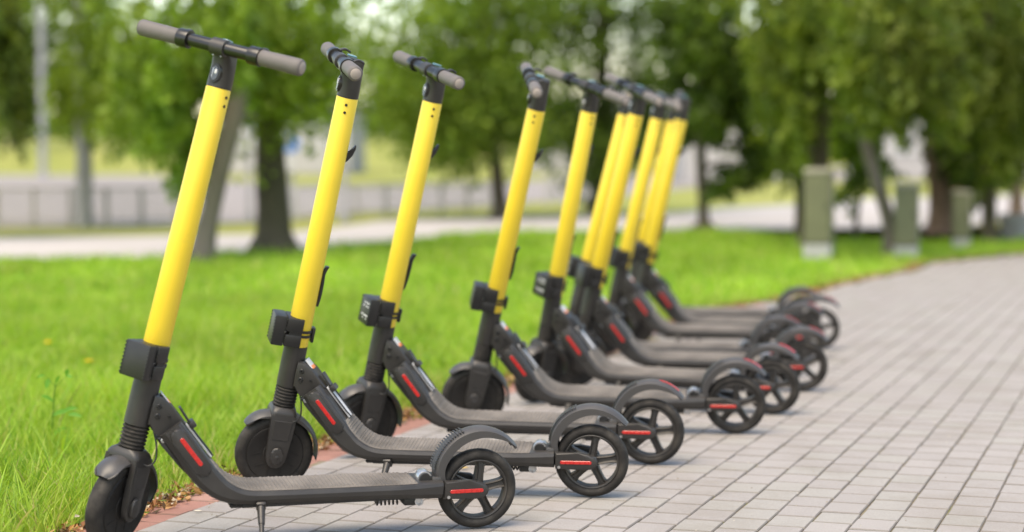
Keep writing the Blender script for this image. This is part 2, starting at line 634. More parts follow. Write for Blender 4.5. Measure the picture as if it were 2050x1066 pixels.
road_far = [at(-900, 349), at(0, 348), at(300, 349), at(500, 362), at(700, 371), at(900, 367), at(1180, 352), at(1500, 334), at(2300, 330)]
road = sheet("road", [(p.x, p.y) for p in road_near] + [(p.x, p.y) for p in reversed(road_far)], -0.050, M['road'])
# grassy bank beyond the road
bm = bmesh.new()
loft(bm, [[(-260, 78, -0.2), (-40, 80, -0.2), (40, 120, -0.2), (240, 160, -0.2)], [(-260, 92, 0.9), (-40, 95, 1.05), (40, 140, 1.0), (240, 190, 0.9)],
          [(-260, 130, 1.5), (-40, 140, 1.7), (40, 190, 1.6), (240, 260, 1.5)], [(-260, 420, 3), (-40, 420, 3.4), (40, 440, 3.2), (240, 460, 3)]], closed=False)
bank = top(link("grass_bank", finish(bm, "grass_bank", M['dry_grass'])), kind='structure')

# ------------------------------------------------------------------ scooters
TILT = 0.2356
RF = 0.1025                    # front wheel radius
RR = 0.095                     # rear wheel radius
WB = 0.8312                    # wheelbase
SM = {}                        # mesh library


def steer(th):
    return Matrix.Translation((0, 0, RF)) @ Matrix.Rotation(TILT, 4, 'Y') @ Matrix.Rotation(th, 4, 'Z')


def mk(key, mat, fn, sharp=38):
    bm = bmesh.new()
    fn(bm)
    SM[key] = finish(bm, key, mat, sharp)


# -- front wheel (axle along Y, origin at axle)
def f(bm):
    lathe(bm, [(0.074, -0.0165), (0.083, -0.0205), (0.090, -0.0205), (0.0965, -0.0165), (0.1008, -0.0105), (0.1025, -0.003), (0.1025, 0.003),
               (0.1008, 0.0105), (0.0965, 0.0165), (0.090, 0.0205), (0.083, 0.0205), (0.074, 0.0165), (0.074, -0.0165)], 72, cap=False)


mk('front_tyre', M['rubber'], f, 50)


def f(bm):
    lathe(bm, [(0.006, -0.019), (0.030, -0.0195), (0.032, -0.018), (0.060, -0.0178), (0.066, -0.0195), (0.073, -0.0195), (0.0755, -0.016),
               (0.0755, 0.016), (0.073, 0.0195), (0.066, 0.0195), (0.060, 0.0178), (0.032, 0.018), (0.030, 0.0195), (0.006, 0.019)], 64)
    for s in (-1, 1):
        for k in range(5):
            a = 2 * math.pi * k / 5 + 0.2
            for da in (-0.016, 0.016):
                m = Matrix.Rotation(a, 4, 'Y') @ Matrix.Translation((0.047, s * 0.0180, da))
                box(bm, (0, 0, 0), (1, 1, 1), 0, m @ Matrix.Diagonal((0.028, 0.0022, 0.0022, 1)))


mk('hub_cover', M['disc'], f, 30)


# -- fork in the steering frame (u back, y, w up)
def f(bm):
    for s in (-1, 1):
        poly = [(-0.033, 0.112), (-0.030, 0.060), (-0.0265, 0.004), (-0.0245, -0.012), (-0.0175, -0.025), (-0.006, -0.031), (0.006, -0.031),
                (0.0175, -0.025), (0.0245, -0.012), (0.026, 0.004), (0.031, 0.060), (0.034, 0.112)]
        prism(bm, poly, s * 0.0275, s * 0.0420, 0.0022, 2)
    secs = []
    for w, du, dy, r in ((0.1075, 0.0655, 0.083, 0.010), (0.116, 0.0665, 0.084, 0.012), (0.1235, 0.064, 0.076, 0.014), (0.130, 0.060, 0.062, 0.022)):
        secs.append([(a, b, w) for a, b in rrect(du, dy, r)])
    loft(bm, secs)


mk('front_fork', M['plastic'], f, 32)


def f(bm):
    for s in (-1, 1):
        poly = [(-0.0235, 0.098), (-0.0215, 0.045), (0.0225, 0.045), (0.025, 0.098)]
        prism(bm, poly, s * 0.0412, s * 0.0434, 0.0011, 1)


mk('fork_panel', M['plastic'], f, 20)


def f(bm):
    for s in (-1, 1):
        pl = [(a, b) for a, b in rrect(0.031, 0.048, 0.0150, 6)]
        prism(bm, [(a - 0.001, b + 0.003) for a, b in pl], s * 0.0416, s * 0.0515, 0.0055, 3)


mk('axle_cap', M['plastic'], f, 40)


def f(bm):
    lathe(bm, [(0.0045, -0.0528), (0.0068, -0.0514), (0.0068, -0.0480)], 16)


mk('axle_nut', M['alu'], f, 40)


def fender_arc(bm, a0, a1, prof, n=28):
    """prof(t) -> r_out, r_in, half width, crown; section is an upside-down U"""
    secs = []
    for i in range(n + 1):
        t = i / n
        a = R(a0 + (a1 - a0) * t)
        ro, ri, hw, cr = prof(t)
        e = Vector((math.cos(a), 0, math.sin(a)))
        sec = []
        th = 0.0025
        up = []
        for k in range(9):
            q = -1 + 2 * k / 8
            up.append((hw * q, ro - cr * q * q))
        outer = [(-hw, ri)] + up + [(hw, ri)]
        inner = [(hw - th, ri + 0.0002)] + [(y * (hw - th) / hw, r - th) for y, r in reversed(up)] + [(-hw + th, ri + 0.0002)]
        for y, r in outer + inner:
            sec.append(e * r + Vector((0, y, 0)))
        secs.append(sec)
    loft(bm, secs)


def f(bm):
    def pr(t):                                   # front nose
        hw = 0.0290 - 0.011 * max(0, (0.25 - t) / 0.25) ** 2
        ro = 0.1175 + 0.004 * math.sin(math.pi * min(1, t * 1.2))
        return ro, ro - 0.004 - 0.012 * min(1, t * 1.4), hw, 0.010
    fender_arc(bm, 143, 100, pr, 16)

    def pr2(t):
        ro = 0.119 - 0.004 * t
        return ro, ro - 0.013 * (1 - t) ** 0.6 - 0.003, 0.030 - 0.012 * max(0, t - 0.75) / 0.25, 0.006
    fender_arc(bm, 80, -1, pr2, 24)


mk('front_mudguard', M['fender'], f, 40)


def f(bm):
    prof = [(0.024, 0.127)]
    for k in range(6):
        w = 0.131 + k * 0.0086
        prof += [(0.0262, w), (0.0298, w + 0.0022), (0.0298, w + 0.0044), (0.0262, w + 0.0066)]
    prof += [(0.0285, 0.184), (0.0300, 0.186)]
    lathe(bm, prof, 36, 'z')


mk('suspension_boot', M['rubber'], f, 50)


def f(bm):
    lathe(bm, [(0.0280, 0.1835), (0.0300, 0.1850), (0.0305, 0.240), (0.0302, 0.2945)], 44, 'z')


mk('steering_column', M['alu'], f, 40)


def f(bm):
    lathe(bm, [(0.0295, 0.2955), (0.0301, 0.2965), (0.0275, 0.9495), (0.0268, 0.9510)], 44, 'z')


mk('stem_tube', M['yellow'], f, 40)


def hole(bm, w):
    a = R(-100)
    r = 0.0279
    d = Vector((math.cos(a), math.sin(a), 0))
    u = Vector((-d.y, d.x, 0))
    secs = []
    for rad, h in ((0.0036, -0.001), (0.0036, 0.0007), (0.0026, 0.0008), (0.0022, 0.0002)):
        secs.append([d * (r + h) + (u * math.cos(q) + Vector((0, 0, 1)) * math.sin(q)) * rad + Vector((0, 0, w)) for q in [2 * math.pi * k / 14 for k in range(14)]])
    loft(bm, secs)


mk('stem_bolt_a', M['black'], lambda bm: hole(bm, 0.9345))
mk('stem_bolt_b', M['black'], lambda bm: hole(bm, 0.9150))


def f(bm):                                        # bag hook on the rear of the tube
    prism(bm, [(0.022, 0.782), (0.033, 0.792), (0.0425, 0.807), (0.0475, 0.824), (0.0470, 0.834), (0.0435, 0.833), (0.0405, 0.822), (0.0345, 0.815), (0.022, 0.811)], -0.0065, 0.0065, 0.002, 2)


mk('hook', M['black'], f, 45)


def f(bm):                                        # folding lever lying against the tube
    path = smooth_path([(0.0305, 0.405), (0.0335, 0.43), (0.0335, 0.47), (0.0325, 0.492), (0.0385, 0.512)], 14)
    secs = []
    for i, (u, w) in enumerate(path):
        secs.append([(u + b, a, w) for a, b in rrect(0.016, 0.0095, 0.0035, 3)])
    loft(bm, secs)


mk('folding_lever', M['black'], f, 45)


def f(bm):                                        # rental lock box, cover and clamp
    box(bm, (-0.0565, 0, 0.3330), (0.0310, 0.0640, 0.0790), 0.0025, seg=2)


mk('lock_box', M['black'], f, 30)


def f(bm):
    box(bm, (-0.018, 0, 0.3530), (0.0430, 0.0720, 0.0360), 0.003, seg=2)
    box(bm, (-0.018, 0, 0.3110), (0.0430, 0.0720, 0.0320), 0.003, seg=2)
    box(bm, (-0.014, 0, 0.3315), (0.0330, 0.0660, 0.0200), 0.001)


mk('lock_clamp', M['black'], f, 30)


def f(bm):
    for w in (0.3255, 0.3375):
        lathe(bm, [(0.0318, w - 0.0038), (0.0338, w - 0.0034), (0.0338, w + 0.0034), (0.0318, w + 0.0038)], 40, 'z', cap=False)
    box(bm, (0.0365, 0.0, 0.3280), (0.0080, 0.0240, 0.0400), 0.0025, seg=2)


mk('lock_strap', M['black'], f, 30)


def f(bm):                                        # toothed seam of the cover
    for s in (-1, 1):
        for k in range(9):
            box(bm, (-0.0405, s * 0.0325, 0.300 + k * 0.0084), (0.0030, 0.0026, 0.0044), 0.0006)
        for k in range(9):
            box(bm, (-0.0730, s * 0.0310, 0.300 + k * 0.0084), (0.0022, 0.0026, 0.0040), 0.0005)


mk('seam_teeth', M['black'], f, 30)


def f(bm):
    for w in (0.300, 0.3325, 0.366):
        box(bm, (-0.0400, -0.0318, w), (0.0050, 0.0022, 0.0026), 0.0007)


mk('seam_screws', M['steel'], f, 30)


def f(bm):                                        # illegible pale print on the cover
    for w, ys in ((0.356, (-0.020, -0.011, -0.002, 0.007)), (0.346, (-0.018, -0.006, 0.010)), (0.320, (-0.02, -0.012, -0.004, 0.006, 0.014)), (0.311, (-0.016, 0.004))):
        for y in ys:
            box(bm, (-0.0722, y, w), (0.0006, 0.0052 + 0.0015 * math.sin(y * 900), 0.0042))


mk('sticker', M['white'], f, 30)


def f(bm):                                        # head casting under the handlebar
    secs = []
    for w, u, a, b, r in ((0.9515, 0.0, 0.0545, 0.0545, 0.0270), (0.975, 0.0, 0.0540, 0.0535, 0.0262), (1.000, -0.001, 0.0530, 0.0510, 0.0240),
                          (1.016, -0.0035, 0.0560, 0.0450, 0.0190), (1.030, -0.0065, 0.0600, 0.0400, 0.0150), (1.042, -0.0070, 0.0610, 0.0380, 0.0130), (1.050, -0.0060, 0.0560, 0.0360, 0.0120)):
        tilt = 0.10 if w > 1.01 else 0.0
        secs.append([(u + p, q, w + (p * -tilt)) for p, q in rrect(a, b, r - 0.0005, 6)])
    loft(bm, secs)
    lathe(bm, [(0.0165, -0.0185), (0.0192, -0.0170), (0.0192, 0.0170), (0.0165, 0.0185)], 32, 'y', Matrix.Translation((-0.035, 0, 1.0382)))


mk('stem_head', M['plastic'], f, 40)


def oval(bm, du, hy, hw, w0, d0, d1):
    a = [( d0, hy * math.cos(q), w0 + hw * math.sin(q)) for q in [2 * math.pi * k / 28 for k in range(28)]]
    b = [( d1, hy * 0.86 * math.cos(q), w0 + hw * 0.90 * math.sin(q)) for q in [2 * math.pi * k / 28 for k in range(28)]]
    loft(bm, [a, b])


mk('headlight_bezel', M['gloss'], lambda bm: oval(bm, 0, 0.0155, 0.0225, 0.9815, -0.0225, -0.0305), 30)
mk('headlight', M['lens'], lambda bm: oval(bm, 0, 0.0108, 0.0175, 0.9815, -0.0290, -0.0325), 60)
def f(bm):
    box(bm, (-0.0326, 0.0048, 0.982), (0.0012, 0.0016, 0.022), 0.0004)


mk('lamp_strip', M['steel'], f)


def f(bm):
    bmesh.ops.create_icosphere(bm, subdivisions=2, radius=1, matrix=Matrix.Translation((-0.0322, -0.0025, 0.985)) @ Matrix.Diagonal((0.0016, 0.0034, 0.0060, 1)))


mk('lamp_reflector', M['silver'], f)
mk('head_screws', M['steel'], lambda bm: [box(bm, (-0.0385, y, 1.0195), (0.0040, 0.0038, 0.0038), 0.0009) for y in (-0.010, 0.010)], 30)

BAR = Matrix.Translation((-0.035, 0, 1.0382))
mk('handlebar', M['gloss'], lambda bm: lathe(bm, [(0.0130, -0.122), (0.0145, -0.112), (0.0145, 0.112), (0.0130, 0.122)], 32, 'y', BAR), 40)


def grip(s):
    def g(bm):
        lathe(bm, [(0.0165, s * 0.1135), (0.0176, s * 0.116), (0.0178, s * 0.142), (0.0186, s * 0.205), (0.0186, s * 0.2180), (0.0172, s * 0.2235), (0.0140, s * 0.2255)], 36, 'y', BAR)
    return g


def ringm(s):
    def g(bm):
        lathe(bm, [(0.0150, s * 0.0835), (0.0203, s * 0.0845), (0.0206, s * 0.0865), (0.0206, s * 0.1110), (0.0203, s * 0.1130), (0.0150, s * 0.1140)], 36, 'y', BAR)
    return g


def gend(s):
    def g(bm):
        lathe(bm, [(0.0135, s * 0.2252), (0.0128, s * 0.2264), (0.001, s * 0.2266)], 28, 'y', BAR)
    return g


for nm, s in (('l', -1), ('r', 1)):
    mk('grip_' + nm, M['grip'], grip(s), 50)
    mk('clamp_ring_' + nm, M['gloss'], ringm(s), 40)
    mk('grip_end_' + nm, M['gripend'], gend(s), 60)


def f(bm):
    box(bm, (-0.0100, 0.0, 1.0555), (0.024, 0.016, 0.0045), 0.0018, Matrix.Rotation(R(6), 4, 'Y'), 2)


mk('display', M['cyan'], f, 30)


def f(bm):
    for s in (-1, 1):
        secs = []
        for i, (u, w) in enumerate(smooth_path([(-0.030, 1.050), (-0.012, 1.058), (0.004, 1.053)], 8)):
            secs.append([(u, s * 0.105 + a, w + b) for a, b in rrect(0.016 - 0.0008 * i, 0.006, 0.0025, 3)])
        loft(bm, secs)


mk('thumb_levers', M['plastic'], f, 40)


for k_ in ('handlebar', 'grip_l', 'grip_r', 'clamp_ring_l', 'clamp_ring_r', 'grip_end_l', 'grip_end_r', 'thumb_levers'):
    for v_ in SM[k_].vertices:
        v_.co.y *= 0.930

# -- frame bracket, neck and deck (scooter frame: X back, Z up)
def f(bm):
    prism(bm, [(0.079, 0.350), (0.071, 0.318), (0.063, 0.285), (0.082, 0.268), (0.104, 0.240), (0.142, 0.268), (0.148, 0.284), (0.118, 0.326), (0.097, 0.345)], -0.031, 0.031, 0.005, 2)
    box(bm, (0.066, 0, 0.298), (0.030, 0.046, 0.030), 0.003)


mk('hinge_bracket', M['alu'], f, 32)


def bolt(bm, x, z, r, y=-0.0305):
    for s in (-1, 1):
        m = Matrix.Translation((x, 0, z))
        lathe(bm, [(r, s * (-y - 0.001)), (r, s * (-y + 0.0024)), (r * 0.8, s * (-y + 0.0034)), (r * 0.5, s * (-y + 0.0034)), (r * 0.42, s * (-y + 0.0014))], 18, 'y', m)


mk('hinge_bolt_a', M['black'], lambda bm: bolt(bm, 0.0885, 0.326, 0.0062))
mk('hinge_bolt_b', M['black'], lambda bm: bolt(bm, 0.0845, 0.304, 0.0064))
mk('hinge_bolt_c', M['black'], lambda bm: bolt(bm, 0.111, 0.302, 0.0036))
mk('pivot_bolt', M['steel'], lambda bm: bolt(bm, 0.0965, 0.2490, 0.0052, -0.0330))

# side profile of neck and deck: top and bottom outlines, half widths
PROF = smooth_path([(0.112, 0.2760, 0.058, 0.050), (0.142, 0.2340, 0.060, 0.056), (0.172, 0.1900, 0.060, 0.060), (0.199, 0.1560, 0.056, 0.063), (0.232, 0.1300, 0.047, 0.066),
                    (0.280, 0.1155, 0.036, 0.068), (0.36, 0.1135, 0.033, 0.069), (0.46, 0.1125, 0.033, 0.069), (0.56, 0.1110, 0.034, 0.068), (0.64, 0.1085, 0.036, 0.064), (0.70, 0.1060, 0.040, 0.056), (0.738, 0.1045, 0.043, 0.048)], 56)


def prof_frames():
    out = []
    for i, q in enumerate(PROF):
        a = PROF[max(0, i - 1)][:2]
        b = PROF[min(len(PROF) - 1, i + 1)][:2]
        t = (b - a) / np.linalg.norm(b - a)
        n = np.array([-t[1], t[0]])
        out.append((q[0], q[1], t, n, q[2], q[3]))
    return out


FR = prof_frames()


def f(bm):
    secs = []
    for x, z, t, n, h, hw in FR:
        sec = []
        pts_ = [(-hw + 0.010, h / 2), (-hw + 0.0035, h / 2 - 0.003), (-hw, h / 2 - 0.010), (-hw + 0.001, -h / 2 + 0.014), (-hw + 0.010, -h / 2 + 0.003), (-hw + 0.018, -h / 2),
                (hw - 0.018, -h / 2), (hw - 0.010, -h / 2 + 0.003), (hw - 0.001, -h / 2 + 0.014), (hw, h / 2 - 0.010), (hw - 0.0035, h / 2 - 0.003), (hw - 0.010, h / 2)]
        for y, v in pts_:
            sec.append((x + n[0] * v, y, z + n[1] * v))
        secs.append(sec)
    loft(bm, secs)


mk('deck_frame', M['plastic'], f, 24)


def deck_at(s):
    """s along PROF index (float) -> interpolated frame"""
    i = min(int(s), len(FR) - 2)
    k = s - i
    a, b = FR[i], FR[i + 1]
    return [a[j] * (1 - k) + b[j] * k for j in range(6)]


# ribbed mat as one connected relief grid
arc = np.concatenate([[0], np.cumsum([math.hypot(b[0] - a[0], b[1] - a[1]) for a, b in zip(PROF, PROF[1:])])])


def mat_grid():
    s0, s1 = np.interp(0.114, arc, range(len(arc))), np.interp(arc[-1] - 0.062, arc, range(len(arc)))
    a0, a1 = np.interp(s0, range(len(arc)), arc), np.interp(s1, range(len(arc)), arc)
    nl, nw = 260, 40
    vv = []
    for i in range(nl + 1):
        d = a0 + (a1 - a0) * i / nl
        x, z, t, n, h, hw = deck_at(np.interp(d, arc, range(len(arc))))
        hw = hw - 0.0085
        if i < 12:
            hw *= 0.80 + 0.20 * i / 12
        for j in range(nw + 1):
            q = -1 + 2 * j / nw
            y = q * hw
            edge_ = min(1.0, (1 - abs(q)) * 14, i * 0.6, (nl - i) * 0.6)
            # rows of short dashes with narrow bare bands every 56 mm
            row = (d / 0.0092) % 1.0
            cell = (y / 0.0135 + 0.5 * (int(d / 0.0092) % 2)) % 1.0
            band = (d % 0.056) < 0.005
            up = 0.0016 if (0.18 < row < 0.66 and 0.10 < cell < 0.86 and not band) else 0.0
            hgt = h / 2 + (0.0002 + 0.0016) * edge_ + up * (1 if edge_ >= 1 else 0)
            vv.append((x + n[0] * hgt, y, z + n[1] * hgt))
    ff = []
    for i in range(nl):
        for j in range(nw):
            a = i * (nw + 1) + j
            ff.append((a, a + 1, a + nw + 2, a + nw + 1))
    return np_mesh('deck_mat', np.array(vv), np.array(ff), M['mat'])


SM['deck_mat'] = mat_grid()


def neck_xform():
    """matrix of a frame lying on the straight neck: X along it downwards, Z out of its top face"""
    a, b = Vector((0.128, 0, 0.2545)), Vector((0.187, 0, 0.1735))
    t = (b - a).normalized()
    n = Vector((-t.z, 0, t.x)) if t.x > 0 else Vector((t.z, 0, -t.x))
    m = Matrix.Identity(4)
    m.col[0] = (*t, 0)
    m.col[1] = (0, 1, 0, 0)
    m.col[2] = (*n, 0)
    m.col[3] = (*((a + b) / 2), 1)
    return m


NK = neck_xform()


def on_neck(bm, fn):
    fn(bm)
    bmesh.ops.transform(bm, matrix=NK, verts=bm.verts[:])


def f(bm):
    for s in (-1, 1):
        pill = [(a - 0.010, b + 0.004) for a, b in rrect(0.128, 0.036, 0.0175, 6)]
        prism(bm, pill, s * 0.050, s * 0.0645, 0.004, 2)


mk('side_housing', M['fender'] if False else M['plastic'], lambda bm: on_neck(bm, f), 40)


def refl(s):
    def g(bm):
        prism(bm, [(a - 0.012, b + 0.006) for a, b in rrect(0.078, 0.0100, 0.0045, 4)], s * 0.0640, s * 0.0662, 0.0008, 1)
    return g


mk('neck_reflector_l', M['red'], lambda bm: on_neck(bm, refl(-1)), 40)
mk('neck_reflector_r', M['red'], lambda bm: on_neck(bm, refl(1)), 40)


def f(bm):
    box(bm, (-0.010, 0, 0.0325), (0.098, 0.030, 0.0050), 0.0015)


mk('neck_plate', M['silver'], lambda bm: on_neck(bm, f), 30)


def f(bm):
    for s in (-1, 1):
        tube(bm, [(-0.052, s * 0.0165, 0.037), (0.02, s * 0.0165, 0.037), (0.039, s * 0.012, 0.037)], 0.0018, 8)


mk('neck_trim', M['black'], lambda bm: on_neck(bm, f), 40)


def f(bm):                                        # folding pedal
    box(bm, (-0.072, 0, 0.0420), (0.046, 0.026, 0.0055), 0.0018, Matrix.Rotation(R(5), 4, 'Y'), 2)
    box(bm, (-0.047, 0, 0.0435), (0.016, 0.034, 0.0140), 0.003, None, 2)


mk('folding_pedal', M['plastic'], lambda bm: on_neck(bm, f), 36)
mk('badge', M['orange'], lambda bm: (box(bm, (0.1125, 0, 0.3320), (0.010, 0.026, 0.0030), 0.001, Matrix.Rotation(R(54), 4, 'Y'))), 30)
mk('badge_plate', M['silver'], lambda bm: (box(bm, (0.1045, 0, 0.3405), (0.028, 0.034, 0.0030), 0.001, Matrix.Rotation(R(54), 4, 'Y'))), 30)


def f(bm):                                        # battery housing under the neck and deck, feet
    prism(bm, [(0.098, 0.264), (0.081, 0.254), (0.092, 0.238), (0.132, 0.188), (0.178, 0.138), (0.222, 0.104), (0.262, 0.091), (0.262, 0.110), (0.200, 0.150), (0.150, 0.215), (0.116, 0.264)], -0.034, 0.034, 0.006, 2)


mk('under_housing', M['black'], f, 36)


def f(bm):
    box(bm, (0.47, 0, 0.0940), (0.40, 0.100, 0.0090), 0.002)
    box(bm, (0.262, 0, 0.0885), (0.030, 0.050, 0.010), 0.003)
    for y in (-0.03, 0.03):
        box(bm, (0.283, y, 0.0905), (0.012, 0.012, 0.008), 0.002)


mk('deck_underside', M['black'], f, 36)


def f(bm):                                        # rear suspension spring and links under the tail
    pts_ = []
    for i in range(97):
        a = i / 96 * 2 * math.pi * 6.5
        pts_.append((0.585 + 0.062 * i / 96, 0.010 * math.cos(a), 0.0770 + 0.010 * math.sin(a)))
    tube(bm, pts_, 0.0024, 6)
    box(bm, (0.664, 0, 0.0800), (0.034, 0.070, 0.020), 0.005, None, 2)


mk('rear_spring', M['black'], f, 50)


def f(bm):
    for s in (-1, 1):
        lathe(bm, [(0.0055, s * 0.034), (0.0105, s * 0.034), (0.0105, s * 0.0385), (0.0075, s * 0.0385), (0.0055, s * 0.036)], 20, 'y', Matrix.Translation((0.683, 0, 0.0800)))


mk('link_ring', M['steel'], f, 40)


def f(bm):                                        # bell crank on top of the deck before the mudguard
    lathe(bm, [(0.005, -0.016), (0.0165, -0.016), (0.018, -0.013), (0.018, 0.013), (0.0165, 0.016), (0.005, 0.016)], 28, 'y', Matrix.Translation((0.700, -0.004, 0.1290)))


mk('damper_cap', M['steel'], f, 40)


def f(bm):
    lathe(bm, [(0.004, -0.022), (0.013, -0.022), (0.014, -0.0175), (0.004, -0.0165)], 24, 'y', Matrix.Translation((0.700, -0.004, 0.1290)))
    box(bm, (0.716, -0.002, 0.127), (0.026, 0.040, 0.018), 0.004, None, 2)


mk('damper_body', M['black'], f, 40)


# -- rear arms, wheel, mudguard (origin in scooter frame)
def arm(s):
    def g(bm):
        pl = [(0.741, 0.0835), (0.741, 0.1265), (0.80, 0.1255), (0.826, 0.1220), (0.843, 0.1120), (0.8495, 0.1015), (0.846, 0.0905), (0.836, 0.0830), (0.82, 0.0805)]
        prism(bm, pl, s * 0.0300, s * 0.0475, 0.005, 2)
    return g


def arm_refl(s):
    def g(bm):
        prism(bm, [(a + 0.7945, b + 0.1015) for a, b in rrect(0.080, 0.0088, 0.0038, 3)], s * 0.0470, s * 0.0490, 0.0008, 1)
    return g


for nm, s in (('l', -1), ('r', 1)):
    mk('rear_arm_' + nm, M['plastic'], arm(s), 36)
    mk('arm_reflector_' + nm, M['red'], arm_refl(s), 40)


def arm_bolt(bm):
    for s in (-1, 1):
        lathe(bm, [(0.0042, s * 0.047), (0.0038, s * 0.0486), (0.001, s * 0.0488)], 12, 'y', Matrix.Translation((0.751, 0, 0.0885)))


mk('arm_bolt', M['steel'], arm_bolt, 40)

RW = Matrix.Translation((WB, 0, RR))


def f(bm):
    lathe(bm, [(0.0705, -0.0130), (0.0755, -0.0180), (0.081, -0.0200), (0.088, -0.0175), (0.0925, -0.0115), (0.0948, -0.004), (0.0948, 0.004), (0.0925, 0.0115),
               (0.088, 0.0175), (0.081, 0.0200), (0.0755, 0.0180), (0.0705, 0.0130), (0.0705, -0.0130)], 72, 'y', RW, cap=False)


mk('rear_tyre', M['rubber'], f, 50)


def rear_rim(ang0):
    def g(bm):
        rings = lathe(bm, [(0.0715, -0.0150), (0.0715, 0.0150), (0.0695, 0.0165), (0.0665, 0.0150), (0.0650, 0.0110), (0.0650, -0.0110), (0.0665, -0.0150), (0.0695, -0.0165)], 64, 'y', RW, cap=False)
        n = 64
        a, b = rings[-1], rings[0]
        for i in range(n):
            bm.faces.new((a[i], a[(i + 1) % n], b[(i + 1) % n], b[i]))
        lathe(bm, [(0.004, -0.024), (0.0165, -0.023), (0.0175, -0.020), (0.0175, 0.020), (0.0165, 0.023), (0.004, 0.024)], 28, 'y', RW)
        for k in range(5):
            m = RW @ Matrix.Rotation(R(ang0 + 72 * k), 4, 'Y')
            secs = []
            for r, w, d in ((0.012, 0.0220, 0.030), (0.035, 0.0185, 0.026), (0.054, 0.0188, 0.024), (0.0655, 0.0250, 0.0225)):
                secs.append([m @ Vector((r, bb, aa)) for aa, bb in ((-w / 2, -d / 2 + 0.003), (-w / 2 + 0.0022, -d / 2), (-w / 2 + 0.006, -d / 2 + 0.0045), (w / 2 - 0.006, -d / 2 + 0.0045), (w / 2 - 0.0022, -d / 2), (w / 2, -d / 2 + 0.003),
                                                                   (w / 2, d / 2 - 0.003), (w / 2 - 0.0022, d / 2), (w / 2 - 0.006, d / 2 - 0.0045), (-w / 2 + 0.006, d / 2 - 0.0045), (-w / 2 + 0.0022, d / 2), (-w / 2, d / 2 - 0.003))])
            loft(bm, secs)
    return g


mk('rear_rim', M['rim'], rear_rim(0), 32)
FA = [(164, 0.1105, 0.0840), (148, 0.1255, 0.0990), (131, 0.1360, 0.1075), (111, 0.1455, 0.1175), (90, 0.1500, 0.1250), (71, 0.1480, 0.1285), (58, 0.1435, 0.1315), (47, 0.1385, 0.1345)]


def fa(a):
    an = [q[0] for q in FA][::-1]
    return np.interp(a, an, [q[1] for q in FA][::-1]), np.interp(a, an, [q[2] for q in FA][::-1])


def f(bm):
    sm_ = smooth_path([(q[0], q[1], q[2]) for q in FA], 40)
    secs = []
    for i, (a, ro, ri) in enumerate(sm_):
        t = i / 40
        hw = 0.0270 - 0.006 * max(0, t - 0.7) / 0.3
        e = Vector((math.cos(R(a)), 0, math.sin(R(a))))
        th = 0.003
        up = [(hw * q, ro - 0.0080 * abs(q) ** 2.2) for q in np.linspace(-1, 1, 11)]
        sec = [(-hw, ri)] + up + [(hw, ri)] + [(hw - th, ri + 0.0002)] + [(y * (hw - th) / hw, r - th) for y, r in reversed(up)] + [(-hw + th, ri + 0.0002)]
        secs.append([RW @ (e * r + Vector((0, y, 0))) for y, r in sec])
    loft(bm, secs)
    box(bm, (0.727, 0, 0.118), (0.022, 0.058, 0.030), 0.004, None, 2)


mk('rear_mudguard', M['fender'], f, 40)


def f(bm):                                        # raised ribs of the foot brake pad
    for k in range(18):
        a = 153 - k * 2.75
        ro, ri = fa(a)
        e = Vector((math.cos(R(a)), 0, math.sin(R(a))))
        m = RW @ Matrix.Rotation(R(-a), 4, 'Y') @ Matrix.Translation((ro + 0.0006, 0, 0))
        box(bm, (0, 0, 0), (1, 1, 1), 0, m @ Matrix.Diagonal((0.0015, 0.044, 0.0036, 1)))


mk('brake_ribs', M['plastic'], f, 30)


def f(bm):
    secs = []
    for i in range(9):
        a = 80 - 24 * i / 8
        ro, ri = fa(a)
        e = Vector((math.cos(R(a)), 0, math.sin(R(a))))
        w = 0.0045 if 0 < i < 8 else 0.003
        secs.append([RW @ (e * (ro + d) + Vector((0, y, 0))) for y, d in ((-w, -0.001), (-w, 0.0018), (w, 0.0018), (w, -0.001))])
    loft(bm, secs)


mk('tail_reflector', M['red'], f, 40)


def f(bm):                                        # brake cable loop
    tube(bm, smooth_path([(0.078, -0.018, 0.268), (0.083, -0.026, 0.235), (0.080, -0.030, 0.205), (0.066, -0.030, 0.192), (0.052, -0.026, 0.196)], 16), 0.0022, 8)


mk('brake_cable', M['black'], f, 50)


def f(bm):                                        # kickstand along -Z, origin at its pivot
    box(bm, (0, 0, -0.003), (0.026, 0.022, 0.012), 0.003, None, 2)
    lathe(bm, [(0.0105, 0.0), (0.0095, -0.010), (0.0075, -0.052), (0.0070, -0.054)], 20, 'z')


def f2(bm):
    lathe(bm, [(0.0058, -0.050), (0.0055, -0.1195), (0.0065, -0.1205), (0.0065, -0.1265), (0.0050, -0.1290)], 16, 'z')


mk('kickstand', M['alu'], f, 40)
mk('stand_leg', M['alu'], f2, 40)

def both(key):
    """a mesh built for both sides -> one mesh for each side"""
    out = []
    for sgn in (-1, 1):
        bm = bmesh.new()
        bm.from_mesh(SM[key])
        bmesh.ops.delete(bm, geom=[q for q in bm.faces if q.calc_center_median().y * sgn < 0], context='FACES')
        me = bpy.data.meshes.new(key)
        bm.to_mesh(me)
        bm.free()
        me.materials.append(SM[key].materials[0])
        SM[key + str(sgn)] = me
        out.append(key + str(sgn))
    return out


def pair(name, key):
    return [(name, k) for k in both(key)]


